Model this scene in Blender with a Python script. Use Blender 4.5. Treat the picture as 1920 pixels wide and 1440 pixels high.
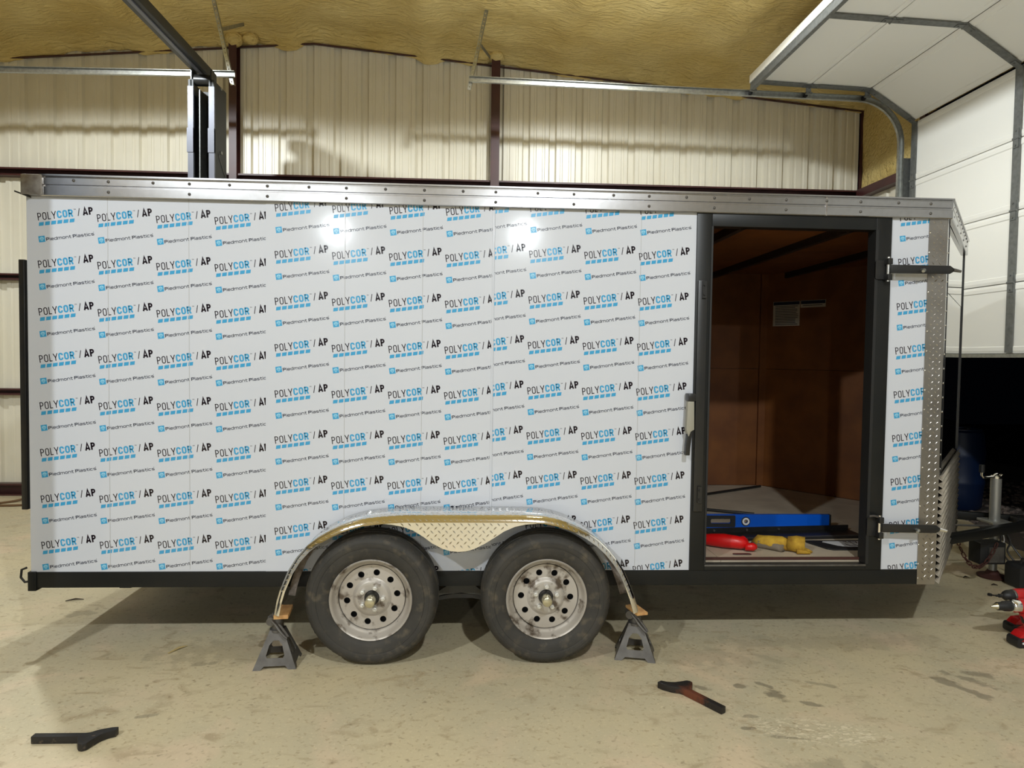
import bpy, bmesh, math, random
from math import sin, cos, pi, radians, sqrt, hypot, atan2
from mathutils import Vector, Matrix, noise
from mathutils.geometry import tessellate_polygon

random.seed(7)
SC = bpy.context.scene
COL = SC.collection
for o in list(bpy.data.objects):
    bpy.data.objects.remove(o)

# ------------------------------------------------------------------ camera
def cam_axes(yaw, pitch, roll):
    f = Vector((sin(yaw)*cos(pitch), cos(yaw)*cos(pitch), sin(pitch)))
    r = Vector((cos(yaw), -sin(yaw), 0)); u = r.cross(f)
    return r*cos(roll)+u*sin(roll), -r*sin(roll)+u*cos(roll), f
cd = bpy.data.cameras.new('camera'); cam = bpy.data.objects.new('camera', cd); COL.objects.link(cam)
R_, U_, F_ = cam_axes(.0546, -.0377, .0136)
M = Matrix.Identity(4)
for i in range(3):
    M[i][0], M[i][1], M[i][2] = R_[i], U_[i], -F_[i]
M.translation = Vector((0, -3.6481, 1.5674))
cam.matrix_world = M
cd.sensor_width = 36; cd.lens = 1290/1920*36; cd.clip_start = .05; cd.clip_end = 200
SC.camera = cam

# ------------------------------------------------------------------ world and lamps
SC.view_settings.view_transform = 'Standard'; SC.view_settings.look = 'None'
SC.view_settings.exposure = 0.0; SC.view_settings.gamma = 1; SC.view_settings.use_curve_mapping = False
wd = bpy.data.worlds.new('night'); SC.world = wd; wd.use_nodes = True
wd.node_tree.nodes['Background'].inputs[0].default_value = (.02, .025, .04, 1)
wd.node_tree.nodes['Background'].inputs[1].default_value = .02
def bay_lamp(x, y, z, power, up=0):
    ld = bpy.data.lights.new('bay_lamp', 'SPOT'); ld.energy = power; ld.color = (.90, .965, 1.0)
    ld.spot_size = radians(169.5); ld.spot_blend = .14; ld.shadow_soft_size = .07
    lo = bpy.data.objects.new('bay_lamp', ld); lo.location = (x, y, z); COL.objects.link(lo)
    if up:
        pd = bpy.data.lights.new('bay_lamp_glow', 'SPOT'); pd.energy = up; pd.color = (.97, .98, .95); pd.shadow_soft_size = .15
        pd.spot_size = radians(176); pd.spot_blend = .4
        po = bpy.data.objects.new('bay_lamp_glow', pd); po.location = (x, y, z-.15); po.rotation_euler = (pi, 0, 0); COL.objects.link(po)
LP = 325
for lx in (-3.3, 1.15):
    bay_lamp(lx, 1.2, 4.55, LP*1.0, 85 if lx > 0 else 32)
    bay_lamp(lx, -4.8, 4.55, LP*1.75, 10)
    bay_lamp(lx, -13.0, 4.55, LP*1.2, 12)

# ------------------------------------------------------------------ materials
def srgb(r, g, b):
    def c(v):
        v /= 255
        return v/12.92 if v <= .04045 else ((v+.055)/1.055)**2.4
    return (c(r), c(g), c(b), 1)
MATS = {}
def mat(name, col, rough=.5, metal=0, var=None, bump=None, spec=.5, coat=0, coord='Object', blot=None, rvar=None):
    """var=(scale, second colour[, lo, hi]) ; bump=(scale, strength[, distance]) ; blot=(scale, colour, lo, hi)"""
    m = bpy.data.materials.new(name); m.use_nodes = True
    nt = m.node_tree; N = nt.nodes; L = nt.links; b = N['Principled BSDF']
    b.inputs['Roughness'].default_value = rough; b.inputs['Metallic'].default_value = metal
    b.inputs['Specular IOR Level'].default_value = spec; b.inputs['Coat Weight'].default_value = coat
    b.inputs['Base Color'].default_value = col
    tc = N.new('ShaderNodeTexCoord')
    def ntex(s, det=5):
        n = N.new('ShaderNodeTexNoise'); n.inputs['Scale'].default_value = s; n.inputs['Detail'].default_value = det
        L.new(tc.outputs[coord], n.inputs['Vector']); return n.outputs['Fac']
    cur = None
    def mixin(fac, c1, c2):
        mx = N.new('ShaderNodeMix'); mx.data_type = 'RGBA'
        L.new(fac, mx.inputs[0])
        if c1 is None: mx.inputs[6].default_value = col
        else: L.new(c1, mx.inputs[6])
        mx.inputs[7].default_value = c2
        return mx.outputs[2]
    def ramp(fac, lo, hi):
        r = N.new('ShaderNodeMapRange'); r.inputs[1].default_value = lo; r.inputs[2].default_value = hi
        L.new(fac, r.inputs[0]); return r.outputs[0]
    if var:
        lo, hi = (var[2], var[3]) if len(var) > 2 else (.3, .7)
        cur = mixin(ramp(ntex(var[0]), lo, hi), cur, var[1])
    if blot:
        cur = mixin(ramp(ntex(blot[0], 8), blot[2], blot[3]), cur, blot[1])
    if cur is not None: L.new(cur, b.inputs['Base Color'])
    if rvar:
        L.new(ramp2(N, L, ntex(rvar[0]), rvar[1], rvar[2]), b.inputs['Roughness'])
    if bump:
        bp = N.new('ShaderNodeBump'); bp.inputs['Strength'].default_value = bump[1]
        bp.inputs['Distance'].default_value = bump[2] if len(bump) > 2 else .01
        L.new(ntex(bump[0], 6), bp.inputs['Height']); L.new(bp.outputs[0], b.inputs['Normal'])
    MATS[name] = m
    return m
def ramp2(N, L, fac, lo, hi):
    r = N.new('ShaderNodeMapRange'); r.inputs[1].default_value = .3; r.inputs[2].default_value = .7
    r.inputs[3].default_value = lo; r.inputs[4].default_value = hi
    L.new(fac, r.inputs[0]); return r.outputs[0]

mat('film', (.60, .62, .67, 1), .10, var=(.7, (.58, .60, .65, 1)), bump=(1.2, .04, .02), spec=.36)
mat('ink_black', (.012, .006, .012, 1), .2)
mat('ink_blue', srgb(66, 156, 202), .2)
mat('ink_pale', srgb(150, 205, 228), .2)
mat('ink_navy', srgb(48, 50, 66), .2)
mat('ink_seam', (.42, .42, .42, 1), .3)
mat('aluminium', (.58, .58, .60, 1), .21, 1, var=(40, (.52, .52, .53, 1)))
mat('cast_alu', (.45, .42, .38, 1), .42, 1, var=(40, (.3, .27, .24, 1)))
mat('tread_plate', (.80, .785, .75, 1), .12, 1, rvar=(8, .08, .18))
mat('tread_lit', (.93, .92, .90, 1), .09, 1)  # tread_plate made paler for arch and lip; bounced light put into the colour
mat('under_steel', srgb(66, 64, 58), .5)
mat('nut_steel', (.80, .80, .78, 1), .35, .6)
mat('tread_dull', (.45, .43, .41, 1), .36, 1, var=(7, (.36, .335, .31, 1)), rvar=(8, .26, .42))
mat('flange_grime', (.52, .46, .41, 1), .55, .2, var=(25, (.12, .09, .07, 1)))
mat('chrome', (.86, .85, .82, 1), .16, 1)
mat('gold_zinc', (.66, .63, .48, 1), .28, 1)
mat('black_paint', (.012, .012, .013, 1), .34, var=(9, (.018, .017, .015, 1)))
mat('black_matte', (.010, .010, .010, 1), .6)
mat('black_frame', (.009, .010, .010, 1), .38, var=(6, (.013, .013, .012, 1)), spec=.3)
mat('nose_gloss', (.014, .014, .014, 1), .04, spec=1.0, coat=1)
mat('rubber', (.030, .028, .024, 1), .72, var=(9, (.048, .043, .036, 1)), blot=(22, (.10, .082, .056, 1), .54, .76), bump=(90, .35, .003))
mat('rim_paint', srgb(192, 186, 178), .42, .3, blot=(15, srgb(92, 80, 68), .55, .66), var=(5, srgb(170, 162, 152)))
mat('rim_dark', (.006, .006, .006, 1), .7)
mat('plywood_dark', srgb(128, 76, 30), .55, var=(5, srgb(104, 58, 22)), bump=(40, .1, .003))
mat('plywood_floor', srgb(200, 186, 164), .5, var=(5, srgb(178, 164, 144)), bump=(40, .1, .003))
mat('shop_liner', srgb(138, 136, 130), .6)
mat('guard_alu', srgb(186, 178, 166), .38, .65, var=(7, srgb(150, 142, 130)))
mat('wood_block', srgb(214, 170, 112), .65, var=(30, srgb(182, 132, 82)))
mat('paper', srgb(190, 180, 165), .6)
mat('level_blue', srgb(0, 85, 195), .4, bump=(200, .1, .001))
mat('grip_cream', srgb(150, 146, 132), .5)
mat('white_plastic', (.75, .75, .75, 1), .4)
mat('grey_metal', srgb(112, 110, 106), .42, .6, var=(20, srgb(88, 84, 80)))
mat('jack_steel', srgb(110, 107, 103), .45, .4, var=(14, srgb(86, 82, 78)), bump=(120, .15, .002))
mat('forged', (.022, .02, .019, 1), .5, .3, blot=(30, srgb(95, 82, 70), .62, .72), bump=(70, .4, .003))
mat('forged_rust', (.024, .02, .018, 1), .5, .2, bump=(70, .4, .003))
mat('lift_paint', srgb(44, 46, 46), .5, var=(6, srgb(36, 38, 38)), bump=(160, .2, .002))
mat('lift_sleeve', srgb(98, 100, 110), .4, .2, bump=(160, .2, .002))
mat('galvanised', srgb(178, 180, 176), .33, .9, var=(35, srgb(148, 150, 148)))
mat('galv_dull', srgb(122, 124, 122), .5, .5, var=(30, srgb(100, 102, 100)))
mat('red_oxide', srgb(72, 36, 34), .42, var=(5, srgb(56, 26, 26)))
mat('wall_cream', srgb(222, 216, 198), .36, var=(2, srgb(214, 207, 187)), spec=.5)
mat('door_white', srgb(226, 224, 216), .5, bump=(260, .12, .002))
mat('drill_red', srgb(190, 22, 26), .4)
mat('drill_black', (.012, .012, .013, 1), .5)
mat('tool_red', srgb(205, 18, 20), .35)
mat('glove_yellow', srgb(205, 165, 50), .85, var=(20, srgb(150, 110, 30)), bump=(60, .4, .004))
mat('glove_grey', srgb(120, 108, 92), .85, bump=(60, .4, .004))
mat('barrel_blue', srgb(8, 30, 64), .5)
mat('jack_silver', srgb(165, 165, 160), .4, .6, bump=(150, .2, .002))
mat('rust_dark', srgb(70, 36, 28), .8)
mat('gravel', srgb(120, 105, 95), .9, var=(9, srgb(70, 60, 55)))
mat('dirt', srgb(75, 66, 58), .95, bump=(30, .5, .03))
mat('cable', (.02, .018, .018, 1), .5)
mat('hose', srgb(105, 78, 48), .6)
mat('cloth_blue', srgb(40, 46, 66), .9)
mat('twig', srgb(180, 160, 110), .8)
mat('leaf', srgb(55, 45, 35), .8)
mat('plate_white', srgb(205, 205, 205), .4)
mat('plate_brown', srgb(110, 100, 88), .5, var=(40, srgb(70, 62, 54)))

def rust_band():
    m = MATS['forged_rust']; N = m.node_tree.nodes; L = m.node_tree.links; b = N['Principled BSDF']
    tc = N.new('ShaderNodeTexCoord'); sp = N.new('ShaderNodeSeparateXYZ'); L.new(tc.outputs['Object'], sp.inputs[0])
    n = N.new('ShaderNodeTexNoise'); n.inputs['Scale'].default_value = 30; L.new(tc.outputs['Object'], n.inputs['Vector'])
    a = N.new('ShaderNodeMath'); a.operation = 'MULTIPLY_ADD'; a.inputs[1].default_value = .10; L.new(n.outputs['Fac'], a.inputs[0]); L.new(sp.outputs[0], a.inputs[2])
    r = N.new('ShaderNodeValToRGB'); e = r.color_ramp.elements
    e[0].position = .14; e[0].color = (.022, .018, .016, 1); e[1].position = .19; e[1].color = srgb(112, 62, 42)
    for p, c in ((.26, srgb(112, 62, 42)), (.30, (.022, .018, .016, 1))):
        q = e.new(p); q.color = c
    L.new(a.outputs[0], r.inputs[0]); L.new(r.outputs[0], b.inputs['Base Color'])
rust_band()

# spray foam
def foam_mat():
    m = bpy.data.materials.new('spray_foam'); m.use_nodes = True; nt = m.node_tree; N = nt.nodes; L = nt.links
    b = N['Principled BSDF']; b.inputs['Roughness'].default_value = .55
    g = N.new('ShaderNodeNewGeometry')
    n1 = N.new('ShaderNodeTexNoise'); n1.inputs['Scale'].default_value = 1.6; n1.inputs['Detail'].default_value = 6
    L.new(g.outputs['Position'], n1.inputs['Vector'])
    r = N.new('ShaderNodeValToRGB'); r.color_ramp.elements[0].position = .3; r.color_ramp.elements[0].color = srgb(206, 178, 104)
    r.color_ramp.elements[1].position = .72; r.color_ramp.elements[1].color = srgb(228, 206, 140)
    L.new(n1.outputs['Fac'], r.inputs[0]); L.new(r.outputs[0], b.inputs['Base Color'])
    mp = N.new('ShaderNodeMapping'); mp.inputs['Scale'].default_value = (9, 26, 26); L.new(g.outputs['Position'], mp.inputs[0])
    n2 = N.new('ShaderNodeTexNoise'); n2.inputs['Scale'].default_value = 1; n2.inputs['Detail'].default_value = 5; n2.inputs['Distortion'].default_value = .6
    L.new(mp.outputs[0], n2.inputs['Vector'])
    bp = N.new('ShaderNodeBump'); bp.inputs['Strength'].default_value = 1.0; bp.inputs['Distance'].default_value = .04
    L.new(n2.outputs['Fac'], bp.inputs['Height']); L.new(bp.outputs[0], b.inputs['Normal'])
    MATS['spray_foam'] = m
foam_mat()

# stained concrete: world position drives broad tone, fine speckle and a list of real stains
def concrete_mat():
    m = bpy.data.materials.new('concrete'); m.use_nodes = True; nt = m.node_tree; N = nt.nodes; L = nt.links
    b = N['Principled BSDF']
    g = N.new('ShaderNodeNewGeometry')
    def noise_(s, d=6, dist=0, scl=None):
        n = N.new('ShaderNodeTexNoise'); n.inputs['Scale'].default_value = s; n.inputs['Detail'].default_value = d; n.inputs['Distortion'].default_value = dist
        if scl:
            mp = N.new('ShaderNodeMapping'); mp.inputs['Scale'].default_value = scl; mp.inputs['Rotation'].default_value = (0, 0, -.35)
            L.new(g.outputs['Position'], mp.inputs[0]); L.new(mp.outputs[0], n.inputs['Vector'])
        else: L.new(g.outputs['Position'], n.inputs['Vector'])
        return n.outputs['Fac']
    def mr(f, a, c, lo=0, hi=1):
        r = N.new('ShaderNodeMapRange'); r.inputs[1].default_value = a; r.inputs[2].default_value = c; r.inputs[3].default_value = lo; r.inputs[4].default_value = hi
        r.interpolation_type = 'SMOOTHSTEP'
        L.new(f, r.inputs[0]); return r.outputs[0]
    def mix(f, a, c):
        x = N.new('ShaderNodeMix'); x.data_type = 'RGBA'; L.new(f, x.inputs[0])
        if isinstance(a, tuple): x.inputs[6].default_value = a
        else: L.new(a, x.inputs[6])
        if isinstance(c, tuple): x.inputs[7].default_value = c
        else: L.new(c, x.inputs[7])
        return x.outputs[2]
    def math_(op, a, c=None):
        x = N.new('ShaderNodeMath'); x.operation = op
        for i, v in enumerate((a, c)):
            if v is None: continue
            if isinstance(v, (int, float)): x.inputs[i].default_value = v
            else: L.new(v, x.inputs[i])
        return x.outputs[0]
    c = mix(mr(noise_(1.1, 5), .35, .68), srgb(206, 192, 158), srgb(192, 182, 154))
    c = mix(mr(noise_(2.3, 7, .5), .5, .72), c, srgb(214, 194, 164))
    c = mix(mr(noise_(6, 9, .9, (1, 1.7, 1)), .54, .76, 0, .6), c, srgb(158, 138, 106))
    c = mix(mr(noise_(45, 8, .3), .56, .7, 0, .5), c, srgb(160, 138, 104))
    c = mix(mr(noise_(70, 8, .3), .56, .72, 0, .45), c, srgb(226, 212, 180))
    c = mix(mr(noise_(26, 5), .6, .74, 0, .55), c, srgb(128, 108, 82))
    # darker traffic film under and before the trailer
    sp = N.new('ShaderNodeSeparateXYZ'); L.new(g.outputs['Position'], sp.inputs[0])
    # stains: (x, y, rx, ry, angle, strength)
    wob = noise_(13, 7)
    st = [(1.30, -.452, .045, .022, 0, .75), (1.108, -.458, .04, .02, -.3, .7), (1.43, -.54, .10, .035, -.75, .8), (1.55, -.62, .12, .02, -.5, .7),
          (1.42, -.44, .05, .022, -.8, .7), (2.36, -.48, .16, .035, -1.05, .7), (2.47, -.42, .13, .03, -.9, .6), (2.56, -.36, .09, .03, -.5, .6),
          (1.227, -.728, .035, .012, 0, .6), (1.187, -.827, .03, .012, 0, .7), (1.32, -.9, .09, .012, -.2, .6), (-1.36, -.15, .08, .03, .2, .5),
          (-1.40, -.65, .04, .012, .3, .55), (-1.2, .02, .5, .16, .1, .28), (-2.35, .55, .10, .05, .4, .45), (1.72, -.45, .06, .02, -.4, .5),
          (1.1, -.1, .5, .12, -.15, .25), (2.0, .05, .7, .1, 0, .22), (-.7, -1.2, .15, .06, .3, .35), (1.35, -1.15, .2, .09, .2, .4)]
    tot = None
    for x, y, rx, ry, a, s in st:
        mp = N.new('ShaderNodeMapping'); mp.vector_type = 'TEXTURE'
        mp.inputs['Location'].default_value = (x, y, 0); mp.inputs['Rotation'].default_value = (0, 0, a); mp.inputs['Scale'].default_value = (rx, ry, 1)
        L.new(g.outputs['Position'], mp.inputs[0])
        ln = N.new('ShaderNodeVectorMath'); ln.operation = 'LENGTH'; L.new(mp.outputs[0], ln.inputs[0])
        d = math_('ADD', ln.outputs['Value'], math_('MULTIPLY', math_('SUBTRACT', wob, .5), 3.6))
        f = mr(d, 1.15, .55, 0, s*.8)
        tot = f if tot is None else math_('MAXIMUM', tot, f)
    c = mix(tot, c, srgb(104, 96, 80))
    # pale scuffed patch before the doorway
    mp = N.new('ShaderNodeMapping'); mp.vector_type = 'TEXTURE'
    mp.inputs['Location'].default_value = (1.48, -.86, 0); mp.inputs['Rotation'].default_value = (0, 0, -.2); mp.inputs['Scale'].default_value = (.42, .15, 1)
    L.new(g.outputs['Position'], mp.inputs[0])
    ln = N.new('ShaderNodeVectorMath'); ln.operation = 'LENGTH'; L.new(mp.outputs[0], ln.inputs[0])
    pf = math_('MULTIPLY', mr(ln.outputs['Value'], 1.0, .3, 0, .8), mr(noise_(26, 4, 1.5, (1, 2.4, 1)), .5, .62))
    c = mix(pf, c, srgb(232, 220, 192))
    L.new(c, b.inputs['Base Color'])
    L.new(mr(noise_(3, 4), .3, .7, .42, .62), b.inputs['Roughness'])
    bp = N.new('ShaderNodeBump'); bp.inputs['Strength'].default_value = .25; bp.inputs['Distance'].default_value = .006
    L.new(noise_(14, 8), bp.inputs['Height']); L.new(bp.outputs[0], b.inputs['Normal'])
    MATS['concrete'] = m
concrete_mat()

# ------------------------------------------------------------------ mesh helpers
class MB:
    def __init__(s): s.v = []; s.f = []
    def add(s, vs, fs):
        n = len(s.v); s.v += [tuple(p) for p in vs]; s.f += [tuple(n+i for i in f) for f in fs]; return s
    def box(s, x0, x1, y0, y1, z0, z1):
        return s.add([(x0,y0,z0),(x1,y0,z0),(x1,y1,z0),(x0,y1,z0),(x0,y0,z1),(x1,y0,z1),(x1,y1,z1),(x0,y1,z1)],
                     [(0,3,2,1),(4,5,6,7),(0,1,5,4),(1,2,6,5),(2,3,7,6),(3,0,4,7)])
    def bar(s, p0, p1, w, h, up=(0,0,1)):
        """square bar from p0 to p1, w across, h along 'up'"""
        p0, p1 = Vector(p0), Vector(p1); d = (p1-p0).normalized(); sd = d.cross(Vector(up)).normalized(); u = sd.cross(d)
        vs = [p+sd*(a*w/2)+u*(b*h/2) for p in (p0, p1) for a, b in ((-1,-1),(1,-1),(1,1),(-1,1))]
        return s.add(vs, [(3,2,1,0),(4,5,6,7),(0,1,5,4),(1,2,6,5),(2,3,7,6),(3,0,4,7)])
    def cyl(s, p0, p1, r0, r1=None, n=16):
        r1 = r0 if r1 is None else r1
        p0, p1 = Vector(p0), Vector(p1); d = (p1-p0).normalized()
        a = d.orthogonal().normalized(); b = d.cross(a)
        vs = [p0+(a*cos(2*pi*i/n)+b*sin(2*pi*i/n))*r0 for i in range(n)]+[p1+(a*cos(2*pi*i/n)+b*sin(2*pi*i/n))*r1 for i in range(n)]
        fs = [(i, (i+1)%n, n+(i+1)%n, n+i) for i in range(n)]+[tuple(range(n))[::-1], tuple(range(n, 2*n))]
        return s.add(vs, fs)
    def tube(s, pts, r, n=8, caps=True, closed=False, flat=1.0):
        pts = [Vector(p) for p in pts]; m = len(pts); rs = r if isinstance(r, (list, tuple)) else [r]*m
        a = None; vs = []
        for i, p in enumerate(pts):
            if closed: t = (pts[(i+1)%m]-pts[i-1])
            else: t = pts[min(i+1, m-1)]-pts[max(i-1, 0)]
            t.normalize()
            a = t.orthogonal().normalized() if a is None else (a-t*a.dot(t)).normalized()
            b = t.cross(a)
            vs += [p+(a*cos(2*pi*k/n)+b*sin(2*pi*k/n)*flat)*rs[i] for k in range(n)]
        fs = []
        for i in range(m if closed else m-1):
            j = (i+1) % m
            fs += [(i*n+k, i*n+(k+1)%n, j*n+(k+1)%n, j*n+k) for k in range(n)]
        if caps and not closed: fs += [tuple(range(n))[::-1], tuple(range((m-1)*n, m*n))]
        return s.add(vs, fs)
    def lathe(s, prof, c, n=48, axis='y', caps=False):
        """prof [(r, t)] about axis through c"""
        vs = []
        for r, t in prof:
            for k in range(n):
                a = 2*pi*k/n
                q = (r*cos(a), t, r*sin(a)) if axis == 'y' else ((r*cos(a), r*sin(a), t) if axis == 'z' else (t, r*cos(a), r*sin(a)))
                vs.append((c[0]+q[0], c[1]+q[1], c[2]+q[2]))
        fs = []
        for i in range(len(prof)-1):
            fs += [(i*n+k, i*n+(k+1)%n, (i+1)*n+(k+1)%n, (i+1)*n+k) for k in range(n)]
        if caps: fs += [tuple(range(n))[::-1], tuple(range((len(prof)-1)*n, len(prof)*n))]
        return s.add(vs, fs)
    def prism(s, outer, fn0, fn1, holes=()):
        """2-D outline (with holes) mapped to 3-D by fn0 (one face) and fn1 (other face)"""
        loops = [outer]+list(holes); flat = [p for l in loops for p in l]; n = len(flat)
        tr = tessellate_polygon([[Vector((p[0], p[1], 0)) for p in l] for l in loops])
        vs = [fn0(*p) for p in flat]+[fn1(*p) for p in flat]
        fs = [tuple(t) for t in tr]+[tuple(n+i for i in t[::-1]) for t in tr]
        o = 0
        for l in loops:
            m = len(l); fs += [(o+i, o+(i+1)%m, n+o+(i+1)%m, n+o+i) for i in range(m)]; o += m
        return s.add(vs, fs)
    def xz(s, poly, y0, y1, holes=()): return s.prism(poly, lambda a, b: (a, y0, b), lambda a, b: (a, y1, b), holes)
    def xy(s, poly, z0, z1, holes=()): return s.prism(poly, lambda a, b: (a, b, z0), lambda a, b: (a, b, z1), holes)
    def yz(s, poly, x0, x1, holes=()): return s.prism(poly, lambda a, b: (x0, a, b), lambda a, b: (x1, a, b), holes)
    def build(s, name, m, parent=None, bevel=0, smooth=True, solid=0, angle=38, fix=True):
        me = bpy.data.meshes.new(name)
        off = root_loc(parent)
        me.from_pydata([(p[0]-off[0], p[1]-off[1], p[2]-off[2]) for p in s.v], [], s.f)
        if fix:
            bm = bmesh.new(); bm.from_mesh(me); bmesh.ops.recalc_face_normals(bm, faces=bm.faces)
            if bevel:
                es = [e for e in bm.edges if len(e.link_faces) == 2 and e.calc_face_angle() > radians(40)]
                bmesh.ops.bevel(bm, geom=es, offset=bevel, segments=2, affect='EDGES', profile=.6, clamp_overlap=True)
            bm.to_mesh(me); bm.free()
        me.materials.append(MATS[m])
        if smooth:
            me.polygons.foreach_set('use_smooth', [True]*len(me.polygons)); me.set_sharp_from_angle(angle=radians(angle))
        o = bpy.data.objects.new(name, me); COL.objects.link(o)
        if parent is not None: o.parent = parent
        if solid:
            md = o.modifiers.new('sheet', 'SOLIDIFY'); md.thickness = solid; md.offset = 0
        return o
def root_loc(o):
    t = Vector((0, 0, 0))
    while o is not None: t += o.location; o = o.parent
    return t
def thing(name, loc, label, cat, group=None):
    o = bpy.data.objects.new(name, None); o.empty_display_size = .1; o.location = loc; COL.objects.link(o)
    return tag(o, label, cat, group)
def tag(o, label, cat, group=None):
    o['label'] = label; o['category'] = cat
    if group: o['group'] = group
    return o
def struct(o): o['kind'] = 'structure'; return o
def stuff(o): o['kind'] = 'stuff'; return o
def lab(o, t): o['label'] = t; return o
def place(src, loc, parent, rot=None):
    """shared-mesh copy of a small piece, world position loc, under parent"""
    c = src.copy(); COL.objects.link(c); c.parent = parent; c.location = Vector(loc)-root_loc(parent)
    if rot is not None: c.rotation_euler = rot
    return c
def arc(cx, cy, r, a0, a1, n):
    return [(cx+r*cos(a0+(a1-a0)*i/n), cy+r*sin(a0+(a1-a0)*i/n)) for i in range(n+1)]
def rrect(x0, x1, y0, y1, r, n=4):
    return (arc(x1-r, y0+r, r, -pi/2, 0, n)+arc(x1-r, y1-r, r, 0, pi/2, n)+arc(x0+r, y1-r, r, pi/2, pi, n)+arc(x0+r, y0+r, r, pi, 1.5*pi, n))

# ------------------------------------------------------------------ lettering (flat print made of stroke ribbons)
def stad(w, h, r, n=5, x0=0, y0=0):
    r = min(r, w/2, h/2)
    return [(x0+x, y0+y) for x, y in rrect(0, w, 0, h, r, n)]
def glyph(ch, w, h, t):
    """list of (polyline, closed) in a w x h cell, stroke centre lines already inset by t/2"""
    e = t/2; W = w-t; H = h-t; o = lambda P: [(x+e, y+e) for x, y in P]
    r = min(W/2, H/2, .42*W if W < H else .4*H)
    if ch == 'O': return [(o(stad(W, H, W/2*.92)), True)]
    if ch == 'C': 
        r = W/2*.92
        return [(o([(W, H*.70)]+arc(W-r, H-r, r, 0, pi/2, 4)+arc(r, H-r, r, pi/2, pi, 4)+arc(r, r, r, pi, 1.5*pi, 4)+arc(W-r, r, r, 1.5*pi, 2*pi, 4)+[(W, H*.30)]), False)]
    if ch in 'PR':
        r = min(W*.55, H*.24); m = H*.47
        g = [([(e, 0), (e, h)], False), (o([(0, H)]+arc(W-r, H-r, r, pi/2, 0, 4)+arc(W-r, m+r, r, 0, -pi/2, 4)+[(0, m)]), False)]
        if ch == 'R': g.append(([(e+W*.5, e+m), (w-e, 0)], False))
        return g
    if ch == 'L': return [([(e, h), (e, e), (w, e)], False)]
    if ch == 'Y': return [([(e*.7, h), (w/2, h*.42)], False), ([(w-e*.7, h), (w/2, h*.42)], False), ([(w/2, h*.46), (w/2, 0)], False)]
    if ch == 'A': return [([(e*.8, 0), (w/2, h-e*.2), (w-e*.8, 0)], False), ([(w*.24, h*.27), (w*.76, h*.27)], False)]
    if ch == '/': return [([(0, 0), (w, h)], False)]
    if ch == 'T': return [([(0, h-e), (w, h-e)], False), ([(w/2, h), (w/2, 0)], False)]
    if ch == 'M': return [([(e, 0), (e, h-e), (w/2, h*.3), (w-e, h-e), (w-e, 0)], False)]
    if ch == 'E': return [([(w, h-e), (e, h-e), (e, e), (w, e)], False), ([(e, h/2), (w*.85, h/2)], False)]
    if ch == 'X': return [([(e*.6, 0), (w-e*.6, h)], False), ([(e*.6, h), (w-e*.6, 0)], False)]
    if ch == 'S': return [(o([(W, H*.78), (W*.8, H), (W*.2, H), (0, H*.8), (0, H*.6), (W*.2, H*.52), (W*.8, H*.45), (W, H*.36), (W, H*.2), (W*.8, 0), (W*.2, 0), (0, H*.2)]), False)]
    x = h*.74; X = x-t
    if ch == 'i': return [([(e, 0), (e, x)], False), ([(e, h*.86), (e, h)], False)]
    if ch == 'l': return [([(e, 0), (e, h)], False)]
    if ch == 'o': return [(o(stad(W, X, X*.35, 3)), True)]
    if ch == 'e': return [(o([(0, X*.5), (W, X*.5), (W, X*.8), (W*.85, X), (W*.15, X), (0, X*.8), (0, X*.2), (W*.15, 0), (W, 0)]), False)]
    if ch == 'd': return [(o(stad(W, X, X*.3, 3)), True), ([(w-e, 0), (w-e, h)], False)]
    if ch == 'm': return [([(e, 0), (e, x)], False), (o([(0, X), (W*.42, X), (W*.5, X*.8)]), False), ([(w/2, 0), (w/2, x*.9)], False), (o([(W/2, X*.9), (W/2+t, X), (W*.88, X), (W, X*.8), (W, -e)]), False)]
    if ch == 'n': return [([(e, 0), (e, x)], False), (o([(0, X), (W*.82, X), (W, X*.75), (W, -e)]), False)]
    if ch == 't': return [([(w*.35, h*.95), (w*.35, x*.3), (w*.55, e), (w, e)], False), ([(0, x-e), (w, x-e)], False)]
    if ch == 'a': return [(o([(W*.05, X), (W*.85, X), (W, X*.8), (W, 0), (W*.15, 0), (0, X*.15), (0, X*.38), (W*.15, X*.52), (W, X*.52)]), False)]
    if ch == 's': return [(o([(W, X), (W*.12, X), (0, X*.85), (0, X*.62), (W*.12, X*.52), (W*.88, X*.48), (W, X*.36), (W, X*.12), (W*.88, 0), (0, 0)]), False)]
    if ch == 'c': return [(o([(W, X), (W*.15, X), (0, X*.8), (0, X*.2), (W*.15, 0), (W, 0)]), False)]
    return []
def ribbon(pl, t, closed):
    n = len(pl); L_, R_ = [], []
    for i in range(n):
        a = Vector(pl[i-1]) if (closed or i > 0) else None
        b = Vector(pl[i]); c = Vector(pl[(i+1) % n]) if (closed or i < n-1) else None
        d1 = (b-a).normalized() if a is not None and (b-a).length > 1e-9 else None
        d2 = (c-b).normalized() if c is not None and (c-b).length > 1e-9 else None
        if d1 is None: d1 = d2
        if d2 is None: d2 = d1
        n1 = Vector((-d1.y, d1.x)); n2 = Vector((-d2.y, d2.x)); m = (n1+n2)
        m = m.normalized() if m.length > 1e-6 else n1
        k = t/2/max(.45, m.dot(n1))
        L_.append(b+m*k); R_.append(b-m*k)
    q = []
    for i in range(n if closed else n-1):
        j = (i+1) % n; q.append([tuple(R_[i]), tuple(R_[j]), tuple(L_[j]), tuple(L_[i])])
    return q
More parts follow.
